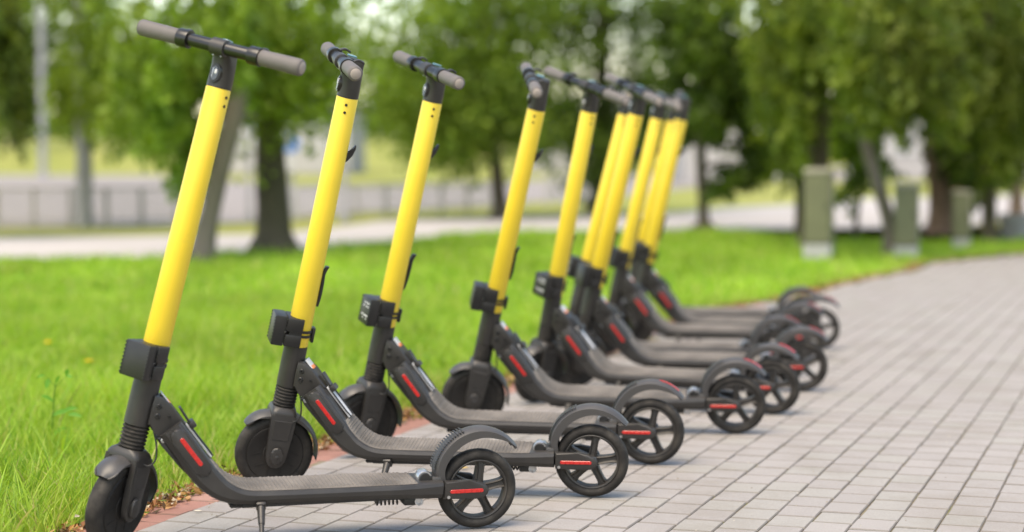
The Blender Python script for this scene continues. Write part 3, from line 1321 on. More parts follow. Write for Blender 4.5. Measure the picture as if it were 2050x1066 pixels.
STEERED = [
    ('front_wheel', 'front_tyre', [('hub_cover', 'hub_cover')]),
    ('front_fork', 'front_fork', pair('fork_panel', 'fork_panel') + pair('axle_cap', 'axle_cap') + [('axle_nut', 'axle_nut')]),
    ('front_mudguard', 'front_mudguard', []),
    ('suspension_boot', 'suspension_boot', []),
    ('steering_column', 'steering_column', []),
    ('stem_tube', 'stem_tube', [('bolt', 'stem_bolt_a'), ('bolt', 'stem_bolt_b')]),
    ('hook', 'hook', []),
    ('folding_lever', 'folding_lever', []),
    ('lock_box', 'lock_box', [('clamp', 'lock_clamp'), ('strap', 'lock_strap'), ('seam_trim', 'seam_teeth'), ('screw_row', 'seam_screws')]),
    ('stem_head', 'stem_head', [('lamp_bezel', 'headlight_bezel'), ('headlight', 'headlight'), ('lamp_strip', 'lamp_strip'), ('lamp_reflector', 'lamp_reflector'), ('display', 'display')] + pair('screw', 'head_screws')),
    ('handlebar', 'handlebar', [('grip', 'grip_l'), ('grip', 'grip_r'), ('clamp_ring', 'clamp_ring_l'), ('clamp_ring', 'clamp_ring_r'),
                                ('grip_end', 'grip_end_l'), ('grip_end', 'grip_end_r')] + pair('thumb_lever', 'thumb_levers')),
]
FIXED = [
    ('hinge_bracket', 'hinge_bracket', pair('bolt', 'hinge_bolt_a') + pair('bolt', 'hinge_bolt_b') + pair('bolt', 'hinge_bolt_c') + [('badge', 'badge'), ('badge_plate', 'badge_plate')]),
    ('deck', 'deck_frame', [('deck_mat', 'deck_mat'), ('underside', 'deck_underside'), ('reflector', 'neck_reflector_l'), ('reflector', 'neck_reflector_r'),
                            ('neck_plate', 'neck_plate')] + pair('side_housing', 'side_housing') + pair('plate_trim', 'neck_trim')),
    ('battery_housing', 'under_housing', pair('pivot_bolt', 'pivot_bolt')),
    ('folding_pedal', 'folding_pedal', []),
    ('rear_spring', 'rear_spring', pair('ring', 'link_ring')),
    ('damper', 'damper_body', [('damper_cap', 'damper_cap')]),
    ('rear_arm', 'rear_arm_l', [('reflector', 'arm_reflector_l')] + pair('bolt', 'arm_bolt')),
    ('rear_arm', 'rear_arm_r', [('reflector', 'arm_reflector_r')]),
    ('rear_wheel', 'rear_tyre', [('rim', 'rear_rim')]),
    ('rear_mudguard', 'rear_mudguard', [('brake_pad', 'brake_ribs'), ('tail_reflector', 'tail_reflector')]),
    ('brake_cable', 'brake_cable', []),
]


def scooter(x, y, psi, phi, th, label, spoke=0.0, printed=False, lever=0.0):
    root = bpy.data.objects.new("kick_scooter", None)
    col.objects.link(root)
    root.empty_display_size = 0.2
    root.location = (x, y, 0.0012)
    root.rotation_euler = (phi, 0, psi)
    top(root, label, "scooter", "yellow stemmed kick scooters parked in a row")
    ST = steer(th)
    for name, key, subs in STEERED:
        m = ST
        if name == 'folding_lever' and lever:
            m = ST @ Matrix.Translation((0.031, 0, 0.405)) @ Matrix.Rotation(lever, 4, 'Y') @ Matrix.Translation((-0.031, 0, -0.405))
        o = link(name, SM[key], root, m)
        for sn, sk in subs:
            c = link(sn, SM[sk], o)
            if sn in ('seam_trim', 'screw_row'):
                c['kind'] = 'stuff'
        if name == 'lock_box' and printed:
            link('sticker', SM['sticker'], o)['kind'] = 'stuff'
    for name, key, subs in FIXED:
        m = None
        if name == 'rear_wheel':
            m = RW @ Matrix.Rotation(R(-spoke), 4, 'Y') @ RW.inverted()
        o = link(name, SM[key], root, m)
        for sn, sk in subs:
            if sn == 'tail_reflector' and spoke in (83, 80):
                continue
            c = link(sn, SM[sk], o)
            if sn == 'brake_pad':
                c['kind'] = 'stuff'
    # kickstand: splay it until the foot meets the paving
    p0 = Vector((0.312, -0.056, 0.098))
    L = 0.128
    best = None
    for k in range(-20, 86):
        a = R(k)
        ft = p0 + Vector((-0.10, -math.sin(a), -math.cos(a))).normalized() * L
        zw = ft.y * math.sin(phi) + ft.z * math.cos(phi)
        if best is None or abs(zw - 0.002) < best[0]:
            best = (abs(zw - 0.002), ft)
    d = (best[1] - p0).normalized()
    q = (-d).to_track_quat('Z', 'X').to_matrix().to_4x4()
    ks = link('kickstand', SM['kickstand'], root, Matrix.Translation(p0) @ q)
    link('stand_leg', SM['stand_leg'], ks)
    return root


POSE = [
    (-0.8811, 4.3085, 0.2946, 0.0841, 0.8727, 83, False, 0, "kick scooter nearest the viewer, front wheel and handlebar swung round to show its headlight"),
    (-0.6201, 5.0593, -0.1181, 0.1159, 0.3807, 80, False, 0, "kick scooter right behind the nearest one, handlebar seen almost end-on, plain lock box"),
    (-0.4262, 5.6124, -0.1635, 0.096, 0.6395, 78, True, 0.07, "third kick scooter from the front, pale print on its lock box, folding lever standing loose"),
    (-0.1206, 6.1973, -0.1383, 0.1754, 0.2127, 88, False, 0, "kick scooter standing alone mid row, handlebar pointing straight at the viewer, fourth from the front"),
    (0.0981, 6.814, -0.3462, 0.135, 1.0151, 84, True, 0.02, "fifth kick scooter, the one whose long handlebar hides the top of the stem behind it"),
    (0.2105, 7.591, 0.0088, 0.1018, 0.0765, 60, True, 0, "kick scooter mostly hidden behind the sixth stem, only a sliver of its yellow tube showing"),
    (0.2424, 7.2389, -0.1011, 0.146, 0.5126, 100, False, 0, "sixth kick scooter from the front, its yellow stem covering half of the one behind"),
    (0.4146, 8.4108, -0.1677, 0.1193, 0.5985, 70, False, 0, "kick scooter with the separate yellow stem between the two overlapping pairs at the far end"),
    (0.5376, 9.274, -0.0571, 0.1195, 0.25, 75, False, 0, "farthest kick scooter, stem almost hidden, its rear mudguard arching against the grass"),
    (0.5462, 8.7889, -0.1597, 0.1118, 0.0416, 88, False, 0, "kick scooter with the rightmost yellow stem, its rear wheel farthest right over the pavement"),
]
for x, y, psi, phi, th, sp, pr, lv, lab in POSE:
    scooter(x, y, psi, phi, th, lab, sp, pr, lv)


# ------------------------------------------------------------------ grass
def value_noise(x, y, seed):
    r = np.random.default_rng(seed).random((64, 64))
    xi, yi = np.floor(x).astype(int), np.floor(y).astype(int)
    fx, fy = x - xi, y - yi
    fx, fy = fx * fx * (3 - 2 * fx), fy * fy * (3 - 2 * fy)
    g = lambda a, b: r[a % 64, b % 64]
    return (g(xi, yi) * (1 - fx) + g(xi + 1, yi) * fx) * (1 - fy) + (g(xi, yi + 1) * (1 - fx) + g(xi + 1, yi + 1) * fx) * fy


PAL = np.array([(0.225, 0.410, 0.036), (0.315, 0.490, 0.052), (0.140, 0.300, 0.030), (0.40, 0.51, 0.095), (0.50, 0.43, 0.20)])


def blades(name, n, y0, y1, width, hmin, hmax, segs, wpow, dens_edge=0.0, near=False):
    y = y0 + (y1 - y0) * rng.random(n) ** wpow
    xl = -0.28 * y - 0.9
    xe = edge_x(y) - 0.075
    x = xl + (xe - xl) * rng.random(n)
    keep = x > -0.285 * y - 0.8
    lim = np.interp(x, FLX, FLY) + value_noise(x * 2.0, y, 3) * 0.5 - 0.3
    keep &= (y < lim) & (np.abs(x) < 0.285 * y + 0.9)
    d = xe - x
    ragged = value_noise(x * 5 + 40, y * 5, 9) * 0.10
    keep &= d > ragged * np.where(y < 8, 1, 0.5)
    x, y, d = x[keep], y[keep], d[keep]
    n = len(x)
    cl = value_noise(x * 3.2 + 9, y * 3.2, 5)
    cl2 = value_noise(x * 0.9 + 3, y * 0.9, 6)
    h = (hmin + (hmax - hmin) * rng.random(n) ** 1.4) * (0.55 + 0.9 * cl) * (0.75 + 0.5 * cl2)
    h *= np.clip(0.45 + d * 3.0, 0, 1)
    ang = rng.random(n) * 2 * np.pi
    lean = (0.25 + 0.75 * rng.random(n)) * h * 0.75
    dx, dy = np.cos(ang) * lean, np.sin(ang) * lean
    wa = rng.random(n) * np.pi
    w = width * (0.6 + 0.8 * rng.random(n))
    wx, wy = np.cos(wa) * w, np.sin(wa) * w
    z0 = -0.022
    ts = np.linspace(0, 1, segs + 1)
    V = np.zeros((n, 2 * segs + 1, 3), np.float32)
    for i, t in enumerate(ts[:-1]):
        k = t ** 1.9
        cxp, cyp = x + dx * k, y + dy * k
        cz = z0 + h * (t - 0.22 * t * t * (lean / (h + 1e-6)))
        tw = (1 - t ** 2.2)
        V[:, 2 * i, 0], V[:, 2 * i, 1], V[:, 2 * i, 2] = cxp - wx * tw, cyp - wy * tw, cz
        V[:, 2 * i + 1, 0], V[:, 2 * i + 1, 1], V[:, 2 * i + 1, 2] = cxp + wx * tw, cyp + wy * tw, cz
    V[:, -1, 0], V[:, -1, 1] = x + dx, y + dy
    V[:, -1, 2] = z0 + h * (1 - 0.22 * (lean / (h + 1e-6)))
    tri = []
    for i in range(segs - 1):
        a = 2 * i
        tri += [(a, a + 1, a + 3), (a, a + 3, a + 2)]
    a = 2 * (segs - 1)
    tri.append((a, a + 1, a + 2))
    tri = np.array(tri, np.int32)
    Fc = (np.arange(n)[:, None, None] * (2 * segs + 1) + tri[None]).reshape(-1, 3)
    pw = np.stack([0.34 + 0 * cl, 0.26 + 0.35 * cl2, 0.26 * (1.3 - cl), 0.16 + 0.3 * cl, 0.06 + 0.08 * (d < 0.35)], 1)
    pw = np.cumsum(pw / pw.sum(1, keepdims=True), 1)
    pick = (rng.random(n)[:, None] > pw).sum(1).clip(0, 4)
    patch = value_noise(x * 1.3 + 20, y * 0.7, 12)[:, None]
    patch2 = value_noise(x * 4.5 + 7, y * 2.2, 13)[:, None]
    tint = PAL[pick] * (0.82 + 0.36 * rng.random((n, 1))) * (0.72 + 0.42 * patch + 0.22 * patch2)
    tint = tint * (1 - 0.25 * patch2) + np.array([0.33, 0.36, 0.10]) * 0.25 * patch2
    T = np.repeat(tint[:, None, :], 2 * segs + 1, 1)
    me = np_mesh(name, V.reshape(-1, 3), Fc, M['blade'], T.reshape(-1, 3), True)
    return top(link("grass", me), kind='stuff')


blades("near_grass", 52000, 3.9, 7.2, 0.0021, 0.035, 0.150, 4, 1.0)
blades("long_grass", 3000, 3.9, 6.6, 0.0028, 0.09, 0.21, 5, 1.0)
blades("mid_grass", 70000, 7.0, 11.5, 0.0036, 0.035, 0.095, 3, 0.95)
blades("back_grass", 90000, 11.0, 27.0, 0.0080, 0.03, 0.085, 2, 0.8)

# dry leaves and soil crumbs swept against the edging
n = 8000
ys = 3.9 + (17 - 3.9) * rng.random(n) ** 1.35
xs = edge_x(ys) - 0.115 + rng.normal(0, 0.028, n) + 0.02 * (value_noise(ys * 6, ys * 0, 2) - 0.5) * 2
xs = np.minimum(xs, edge_x(ys) + 0.03)


def scatter_leaves(name, xs, ys, zs, size, pal, mat, flat=0.5):
    n = len(xs)
    u = rng.normal(size=(n, 3))
    u[:, 2] *= flat
    u /= np.linalg.norm(u, axis=1, keepdims=True)
    v = rng.normal(size=(n, 3))
    v[:, 2] *= flat
    v -= (v * u).sum(1, keepdims=True) * u
    v /= np.linalg.norm(v, axis=1, keepdims=True)
    c = np.stack([xs, ys, zs], 1)
    s = (size * (0.5 + rng.random(n)))[:, None]
    nn = np.cross(u, v)
    V = np.stack([c - u * s, c + v * s * 0.42 + nn * s * 0.15, c + u * s, c - v * s * 0.42 + nn * s * 0.15], 1)
    Fc = (np.arange(n)[:, None] * 4 + np.array([0, 1, 2, 3])[None])
    t = pal[rng.integers(0, len(pal), n)] * (0.7 + 0.6 * rng.random((n, 1)))
    me = np_mesh(name, V.reshape(-1, 3), Fc, mat, np.repeat(t[:, None, :], 4, 1).reshape(-1, 3))
    return me


LP = np.array([(0.30, 0.14, 0.06), (0.22, 0.10, 0.045), (0.42, 0.25, 0.12), (0.36, 0.20, 0.07), (0.10, 0.06, 0.035), (0.45, 0.38, 0.28), (0.16, 0.22, 0.04)])
o = top(link("leaf_litter", scatter_leaves("leaf_litter", xs, ys, 0.002 + np.abs(rng.normal(0, 0.006, n)), 0.0125, LP, M['litter'])), kind='stuff')
# soil strip under the litter
bm = bmesh.new()
secs = []
for yv in np.linspace(3.4, 17.5, 90):
    xe = float(edge_x(yv))
    secs.append([(xe - 0.26, yv, -0.018), (xe - 0.17, yv, -0.006 + random.uniform(-0.004, 0.004)), (xe - 0.118 + random.uniform(-0.012, 0.016), yv, -0.001)])
loft(bm, secs, closed=False)
top(link("soil_strip", finish(bm, "soil_strip", M['soil'])), kind='structure')

# crumbs in the joints
n = 900
ys = 4.2 + 5 * rng.random(n)
xs = edge_x(ys) + 0.02 + rng.random(n) ** 2.2 * 1.9
o = top(link("pavement_crumbs", scatter_leaves("pavement_crumbs", xs, ys, 0.0015 + 0 * xs, 0.0026, np.array([(0.28, 0.2, 0.1), (0.16, 0.12, 0.07), (0.55, 0.5, 0.4)]), M['litter'], 0.3)), kind='stuff')


def fallen_leaf(px, py, tint, label, size=0.016, rz=0.3):
    p = at(px, py)
    bm = bmesh.new()
    secs = []
    for t in np.linspace(-1, 1, 9):
        w = 0.45 * (1 - t * t) ** 0.8 + 0.01
        secs.append([(t * size, q * w * size, 0.0035 + 0.35 * size * abs(q) * w + 0.10 * size * t * t) for q in (-1, -0.5, 0, 0.5, 1)])
    loft(bm, secs, closed=False)
    me = finish(bm, "fallen_leaf", M['litter'])
    a = me.attributes.new("tint", 'FLOAT_COLOR', 'POINT')
    a.data.foreach_set("color", np.tile(np.array((*tint, 1), np.float32), len(me.vertices)))
    o = link("fallen_leaf", me, None, Matrix.Translation((p.x, p.y, 0.001)) @ Matrix.Rotation(rz, 4, 'Z'))
    top(o, label, "leaf", "leaves fallen on the grey pavers")


fallen_leaf(927, 941, (0.62, 0.42, 0.10), "ochre fallen leaf seen through the spokes of the nearest rear wheel", 0.017, 0.4)
fallen_leaf(1158, 968, (0.50, 0.36, 0.12), "small dry leaf on the pavers left of the second rear wheel", 0.012, 1.2)
fallen_leaf(396, 1027, (0.66, 0.62, 0.52), "pale scrap of leaf on the grey pavers beside the red edging", 0.010, 0.1)
fallen_leaf(430, 999, (0.06, 0.045, 0.03), "dark twig-thin leaf under the curved neck of the nearest scooter", 0.012, -0.2)


# weed and seed stalk standing out of the grass
def weed():
    b = at(105, 905, -0.02)
    root = bpy.data.objects.new("weed_plant", None)
    col.objects.link(root)
    root.location = b
    top(root, "tall thin-stemmed weed with narrow leaves rising above the near grass", "weed")
    k = 1 / 730.0
    bm = bmesh.new()
    stem = smooth_path([(-0.006, 0, 0), (0, 0.004, 0.08), (0.006, 0, 0.15), (0.012, -0.003, 0.205)], 12)
    tube(bm, [tuple(p) for p in stem], [0.0026 - 0.0012 * i / 12 for i in range(13)], 7)
    tube(bm, [(0.011, -0.003, 0.195), (0.030, -0.006, 0.215), (0.046, -0.008, 0.232)], [0.0012, 0.001, 0.0007], 6)
    tube(bm, [(0.010, -0.003, 0.200), (-0.008, -0.002, 0.222), (-0.020, -0.002, 0.232)], [0.0012, 0.001, 0.0007], 6)
    st = finish(bm, "stem", M['blade'])
    a = st.attributes.new("tint", 'FLOAT_COLOR', 'POINT')
    a.data.foreach_set("color", np.tile(np.array((0.09, 0.24, 0.03, 1), np.float32), len(st.vertices)))
    link("stem", st, root)
    for (p, q, w, tw) in (((0.004, 0, 0.112), (0.052, -0.01, 0.124), 0.008, 0.3), ((0.05, -0.01, 0.115), (0.095, -0.015, 0.108), 0.007, 0.1), ((0.03, 0, 0.12), (0.076, 0.01, 0.132), 0.007, 0.8),
                          ((0.006, 0, 0.152), (-0.030, -0.01, 0.172), 0.006, 0.5), ((-0.008, -0.002, 0.222), (-0.014, -0.01, 0.192), 0.008, 0.2), ((0.046, -0.008, 0.232), (0.052, -0.01, 0.252), 0.007, 0.4),
                          ((0.046, -0.008, 0.232), (0.066, -0.012, 0.226), 0.005, 0.7), ((-0.02, -0.002, 0.232), (-0.044, -0.004, 0.226), 0.004, 0.4), ((0.012, -0.003, 0.205), (0.026, -0.006, 0.232), 0.004, 0.4), ((0.0, 0, 0.05), (0.05, -0.012, 0.075), 0.007, 0.4)):
        p, q = Vector(p), Vector(q)
        d = q - p
        side = d.cross(Vector((math.sin(tw), -math.cos(tw), 0.4))).normalized()
        bm = bmesh.new()
        secs = []
        for i in range(7):
            t = i / 6
            c = p + d * t + Vector((0, 0, 0.10 * d.length * math.sin(math.pi * t)))
            ww = w * math.sin(math.pi * (0.08 + 0.9 * t)) ** 0.8
            secs.append([c - side * ww, c + Vector((0, 0.0012, -0.0008)), c + side * ww])
        loft(bm, secs, closed=False)
        me = finish(bm, "leaf", M['blade'])
        a = me.attributes.new("tint", 'FLOAT_COLOR', 'POINT')
        a.data.foreach_set("color", np.tile(np.array((0.13, 0.34, 0.04, 1), np.float32), len(me.vertices)))
        link("leaf", me, root)


weed()


def seed_stalk():
    b = at(100, 900, -0.02)
    root = bpy.data.objects.new("grass_seed_stalk", None)
    col.objects.link(root)
    root.location = (b.x + 0.012, b.y - 0.02, -0.02)
    top(root, "slanting grass seed head crossing beside the tall weed", "grass stalk")
    bm = bmesh.new()
    pth = smooth_path([(0, 0, 0), (0.02, 0, 0.07), (0.05, 0, 0.14), (0.092, -0.002, 0.205)], 16)
    tube(bm, [tuple(p) for p in pth], [0.0012 - 0.0006 * i / 16 for i in range(17)], 6)
    me = finish(bm, "stalk", M['blade'])
    a = me.attributes.new("tint", 'FLOAT_COLOR', 'POINT')
    a.data.foreach_set("color", np.tile(np.array((0.22, 0.30, 0.06, 1), np.float32), len(me.vertices)))
    link("stalk", me, root)
    bm = bmesh.new()
    for i in range(20):
        p = pth[7 + int(i * 9 / 20)]
        q = pth[min(16, 8 + int(i * 9 / 20))]
        fr = (i * 9 / 20) % 1
        c = Vector(p) * (1 - fr) + Vector(q) * fr
        s = 1 if i % 2 else -1
        m = Matrix.Translation(c + Vector((s * 0.0015, 0, 0.001))) @ Matrix.Rotation(R(32 + s * 14), 4, 'Y') @ Matrix.Diagonal((0.0014, 0.0014, 0.0042, 1))
        bmesh.ops.create_icosphere(bm, subdivisions=1, radius=1, matrix=m)
    me = finish(bm, "seed_head", M['blade'])
    a = me.attributes.new("tint", 'FLOAT_COLOR', 'POINT')
    a.data.foreach_set("color", np.tile(np.array((0.26, 0.27, 0.08, 1), np.float32), len(me.vertices)))
    top(link("seed_head", me, root), kind='stuff')


seed_stalk()


def dandelion(px, py, zf, base_py, label):
    b = at(px, base_py, -0.02)
    root = bpy.data.objects.new("dandelion", None)
    col.objects.link(root)
    root.location = b
    top(root, label, "dandelion")
    bm = bmesh.new()
    tube(bm, [(0, 0, 0), (0.003, 0, zf * 0.5), (0, 0, zf)], 0.0018, 7)
    me = finish(bm, "stalk", M['blade'])
    a = me.attributes.new("tint", 'FLOAT_COLOR', 'POINT')
    a.data.foreach_set("color", np.tile(np.array((0.16, 0.32, 0.04, 1), np.float32), len(me.vertices)))
    link("stalk", me, root)
    bm = bmesh.new()
    for ringr, nn, el in ((0.019, 18, 0.25), (0.014, 14, 0.6), (0.008, 9, 1.0)):
        for k in range(nn):
            a_ = 2 * math.pi * k / nn + el
            d = Vector((math.cos(a_) * math.cos(el), math.sin(a_) * math.cos(el), math.sin(el)))
            s = Vector((-math.sin(a_), math.cos(a_), 0)) * 0.0028
            p0 = Vector((0, 0, zf))
            vs_ = [bm.verts.new(p0 - s * 0.5), bm.verts.new(p0 + s * 0.5), bm.verts.new(p0 + d * ringr + s), bm.verts.new(p0 + d * ringr - s)]
            bm.faces.new(vs_)
    me = finish(bm, "flower", M['petal'])
    top(link("flower", me, root), kind='stuff')


dandelion(96, 676, 0.10, 735, "yellow dandelion flower out in the left of the lawn")
dandelion(178, 706, 0.07, 760, "half hidden dandelion bud behind the tall weed")


# ------------------------------------------------------------------ trees
def leaves_mesh(name, C, size, tint, droop=0.0):
    n = len(C)
    u = rng.normal(size=(n, 3))
    u[:, 2] -= droop
    u /= np.linalg.norm(u, axis=1, keepdims=True)
    v = rng.normal(size=(n, 3))
    v -= (v * u).sum(1, keepdims=True) * u
    v /= np.linalg.norm(v, axis=1, keepdims=True)
    s = (size * (0.6 + 0.8 * rng.random(n)))[:, None]
    nn = np.cross(u, v)
    V = np.stack([C - u * s, C + v * s * 0.55 + nn * s * 0.12, C + u * s, C - v * s * 0.55 + nn * s * 0.12], 1)
    Fc = (np.arange(n)[:, None] * 4 + np.arange(4)[None])
    return np_mesh(name, V.reshape(-1, 3), Fc, M['leaf'], np.repeat(tint[:, None, :], 4, 1).reshape(-1, 3))


def crown_points(blobs, weep):
    """blobs: (cx, cy, cz, rx, ry, rz, count). Leaves hang on strands (weep>0) or sit in loose sprays."""
    out, tone = [], []
    for cx, cy, cz, rx, ry, rz, cnt in blobs:
        per = 26
        m = max(1, int(cnt / per))
        d = rng.normal(size=(m, 3))
        d /= np.linalg.norm(d, axis=1, keepdims=True)
        rad = rng.random(m) ** (1 / 2.4)
        c = np.array([cx, cy, cz]) + d * rad[:, None] * np.array([rx, ry, rz])
        t = rng.random(m)
        k = np.arange(per)
        if weep:
            ln = weep * (0.4 + 0.9 * rng.random(m))
            sway = rng.normal(0, 0.10, (m, 2))
            fr = (k / per)[None, :] + rng.random((m, per)) * 0.04
            P = np.zeros((m, per, 3))
            P[..., 0] = c[:, None, 0] + sway[:, None, 0] * fr ** 2 + rng.normal(0, 0.035, (m, per))
            P[..., 1] = c[:, None, 1] + sway[:, None, 1] * fr ** 2 + rng.normal(0, 0.035, (m, per))
            P[..., 2] = c[:, None, 2] + rz * 0.25 + 0.12 - ln[:, None] * fr
        else:
            ax = rng.normal(size=(m, 3))
            ax[:, 2] *= 0.45
            ax /= np.linalg.norm(ax, axis=1, keepdims=True)
            fr = (k / per)[None, :] - 0.5
            P = c[:, None, :] + ax[:, None, :] * fr[..., None] * 0.75 + rng.normal(0, 0.125, (m, per, 3))
        out.append(P.reshape(-1, 3))
        tone.append(np.repeat(t, per))
    return np.concatenate(out), np.concatenate(tone)


def trunk_mesh(path, radii, mat, limbs=(), flare=1.5):
    bm = bmesh.new()
    P = smooth_path([(*p, r) for p, r in zip(path, radii)], 22)
    n = 14
    secs = []
    ph = random.random() * 6
    for i, q in enumerate(P):
        t = i / 22
        fl = 1 + (flare - 1) * max(0, 1 - t * 9) ** 1.6
        sec = []
        for k in range(n):
            a = 2 * math.pi * k / n
            r = q[3] * fl * (1 + 0.10 * math.sin(3 * a + ph) + 0.06 * math.sin(5 * a + 2 * ph + 7 * t) + random.uniform(-0.03, 0.03))
            sec.append((q[0] + r * math.cos(a), q[1] + r * math.sin(a), q[2]))
        secs.append(sec)
    loft(bm, secs)
    for base_t, tip, r0 in limbs:
        b = P[int(base_t * 22)][:3]
        mid = (np.array(b) * 0.5 + np.array(tip) * 0.5) + np.array([0, 0, 0.12])
        pts_ = smooth_path([tuple(b), tuple(mid), tuple(tip)], 8)
        tube(bm, [tuple(p) for p in pts_], [r0 * (1 - 0.8 * i / 8) for i in range(9)], 8)
    return finish(bm, "trunk", mat, 60)


LEAFC = {
    'lime': np.array([(0.215, 0.310, 0.036), (0.265, 0.365, 0.055), (0.160, 0.250, 0.027)]),
    'mid': np.array([(0.140, 0.225, 0.024), (0.185, 0.275, 0.036), (0.095, 0.170, 0.018)]),
    'dark': np.array([(0.075, 0.130, 0.016), (0.105, 0.170, 0.022), (0.052, 0.092, 0.012)]),
    'birch': np.array([(0.135, 0.190, 0.025), (0.190, 0.245, 0.038), (0.090, 0.140, 0.018)]),
}


def tree(label, base, path, radii, bark, blobs, leaf, size=0.05, weep=0.0, flare=1.5, limbs=(), group="trees standing on the grass beyond the scooters"):
    """path and blobs are offsets from the foot of the tree"""
    root = bpy.data.objects.new("tree", None)
    col.objects.link(root)
    root.location = (base.x, base.y, -0.03)
    top(root, label, "tree", group)
    if path:
        tr = link("trunk", trunk_mesh(path, radii, M[bark], limbs, flare), root)
    if len(blobs) > 1 and blobs[-1][2] > 4:
        u = blobs[-1]
        blobs = list(blobs) + [(u[0], u[1], CAM_H + 0.086 * base.y, u[3] * 0.8, 1.3, 0.55, 1500)]
    C, t = crown_points(blobs, weep)
    pal = LEAFC[leaf]
    tint = pal[np.clip((t * 3).astype(int), 0, 2)] * (0.8 + 0.4 * rng.random((len(C), 1)))
    if weep:
        f_ = value_noise(C[:, 0] * 3.2 + 31 + base.x, C[:, 1] * 2.4 + 50, 21)
        tint = tint * (0.60 + 0.85 * f_)[:, None]
    else:
        f_ = value_noise(C[:, 0] * 2.2 + 31 + base.x, C[:, 2] * 2.2 + C[:, 1], 22)
        tint = tint * (0.72 + 0.60 * f_)[:, None]
    cr = link("crown", leaves_mesh("crown", C, size, tint, 1.2 if weep else 0.2), root)
    cr['kind'] = 'stuff'
    return root


def B(base, px, py, rpx, rpy, cnt, dd=0.0, ry=1.2):
    """crown clump seen at a photo pixel, placed at the tree's own distance (+dd)"""
    d = base.y + dd
    c = at(px, py, depth=d)
    k = d / F_PX
    thin = 0.64 if px < 700 else 0.85 if px < 1330 else 1.20
    return (c.x - base.x, c.y - base.y, c.z + 0.03, rpx * k, ry, rpy * k, int(cnt * thin))


def P(base, px, py, dd=0.0):
    c = at(px, py, depth=base.y + dd)
    return (c.x - base.x, dd, c.z + 0.03)


UP = 2600   # leaves in the part of each crown above the picture
# leaning grey tree
b = at(400, 517)
tree("leaning grey-trunked tree behind the nearest yellow stem, foliage drooping left of it", b, [(0, 0, 0), P(b, 428, 400), P(b, 452, 300), P(b, 474, 210), P(b, 488, 60), (0.55, 0.3, 3.6), (0.7, 0.4, 6.2)],
     [0.085, 0.078, 0.085, 0.085, 0.07, 0.055, 0.03], 'bark_grey',
     [B(b, 330, 225, 80, 100, 3000), B(b, 395, 120, 110, 90, 2600), B(b, 350, 300, 50, 70, 800), B(b, 290, 160, 60, 80, 900), B(b, 380, 330, 40, 45, 380), B(b, 480, 90, 60, 95, 1900, -0.9, 0.5), (0.2, 0.3, 4.6, 1.7, 1.5, 1.5, UP)], 'mid', 0.045, 0.35,
     limbs=[(0.42, P(b, 350, 180), 0.03), (0.5, P(b, 420, 90), 0.03), (0.38, P(b, 520, 240), 0.025)])
# thick dark trunk
b = at(549, 503)
tree("thick dark trunk flaring into the grass between the first two yellow stems", b, [(0, 0, 0), P(b, 548, 430), P(b, 545, 350), P(b, 541, 260), P(b, 535, 120), (-0.1, 0.1, 3.4), (-0.2, 0.2, 7.0)],
     [0.160, 0.142, 0.128, 0.118, 0.11, 0.09, 0.04], 'bark',
     [B(b, 560, 110, 130, 100, 4600), B(b, 610, 200, 80, 50, 1500), B(b, 470, 165, 60, 80, 1300), B(b, 535, 255, 22, 35, 260), B(b, 640, 60, 60, 60, 600), (0, 0.2, 4.8, 2.0, 1.8, 1.7, UP)], 'lime', 0.045, 0.0, flare=1.75,
     limbs=[(0.5, P(b, 620, 150), 0.04), (0.5, P(b, 450, 120), 0.04)])
# pale grey trunk at the left
b = at(167, 449)
tree("straight pale grey trunk by the railing at the left, light green leaves above", b, [(0, 0, 0), P(b, 168, 380), P(b, 168, 300), P(b, 166, 200), P(b, 160, 60), (-0.05, 0, 4.4), (-0.1, 0, 7.2)],
     [0.098, 0.094, 0.092, 0.088, 0.08, 0.06, 0.03], 'bark_pale',
     [B(b, 205, 180, 85, 90, 3300), B(b, 160, 235, 45, 55, 900), B(b, 250, 250, 55, 50, 800), B(b, 225, 70, 85, 60, 1300), (0, 0, 5.0, 1.8, 1.7, 1.5, UP)], 'lime', 0.055, 0.3, flare=1.15)
# dark weeping crown at the far left
b = at(-150, 470)
tree("dark weeping crown hanging in from the left edge, trunk out of view", b, [(0, 0, 0), (0.05, 0, 1.5), (0, 0, 3.5), (0, 0, 7)], [0.16, 0.13, 0.11, 0.05], 'bark',
     [B(b, -25, 110, 62, 150, 4200), B(b, 35, 200, 18, 60, 500), B(b, -120, 120, 120, 150, 2500), B(b, 10, 230, 40, 40, 300), (0, 0, 5.4, 2.2, 2, 1.7, UP)], 'birch', 0.055, 0.6)
# two background trees beyond the lamp post
b = at(20, 334)
tree("far dark tree behind the lamp post at the left edge", b, [(0, 0, 0), (0.1, 0, 2.0), (0, 0, 4.5), (0, 0, 8)], [0.22, 0.18, 0.15, 0.05], 'bark',
     [B(b, 20, 130, 90, 130, 6500, 0, 2.5), (0, 0, 7.5, 2.6, 2.4, 2.4, UP)], 'mid', 0.13, 0.0)
b = at(150, 333)
tree("far round tree beyond the road, right of the lamp post", b, [(0, 0, 0), (0.1, 0, 2.0), (0, 0, 4.5), (0, 0, 8)], [0.22, 0.18, 0.15, 0.05], 'bark',
     [B(b, 130, 130, 90, 110, 6000, 0, 2.5), (0, 0, 7.5, 2.6, 2.4, 2.4, UP)], 'mid', 0.13, 0.0)
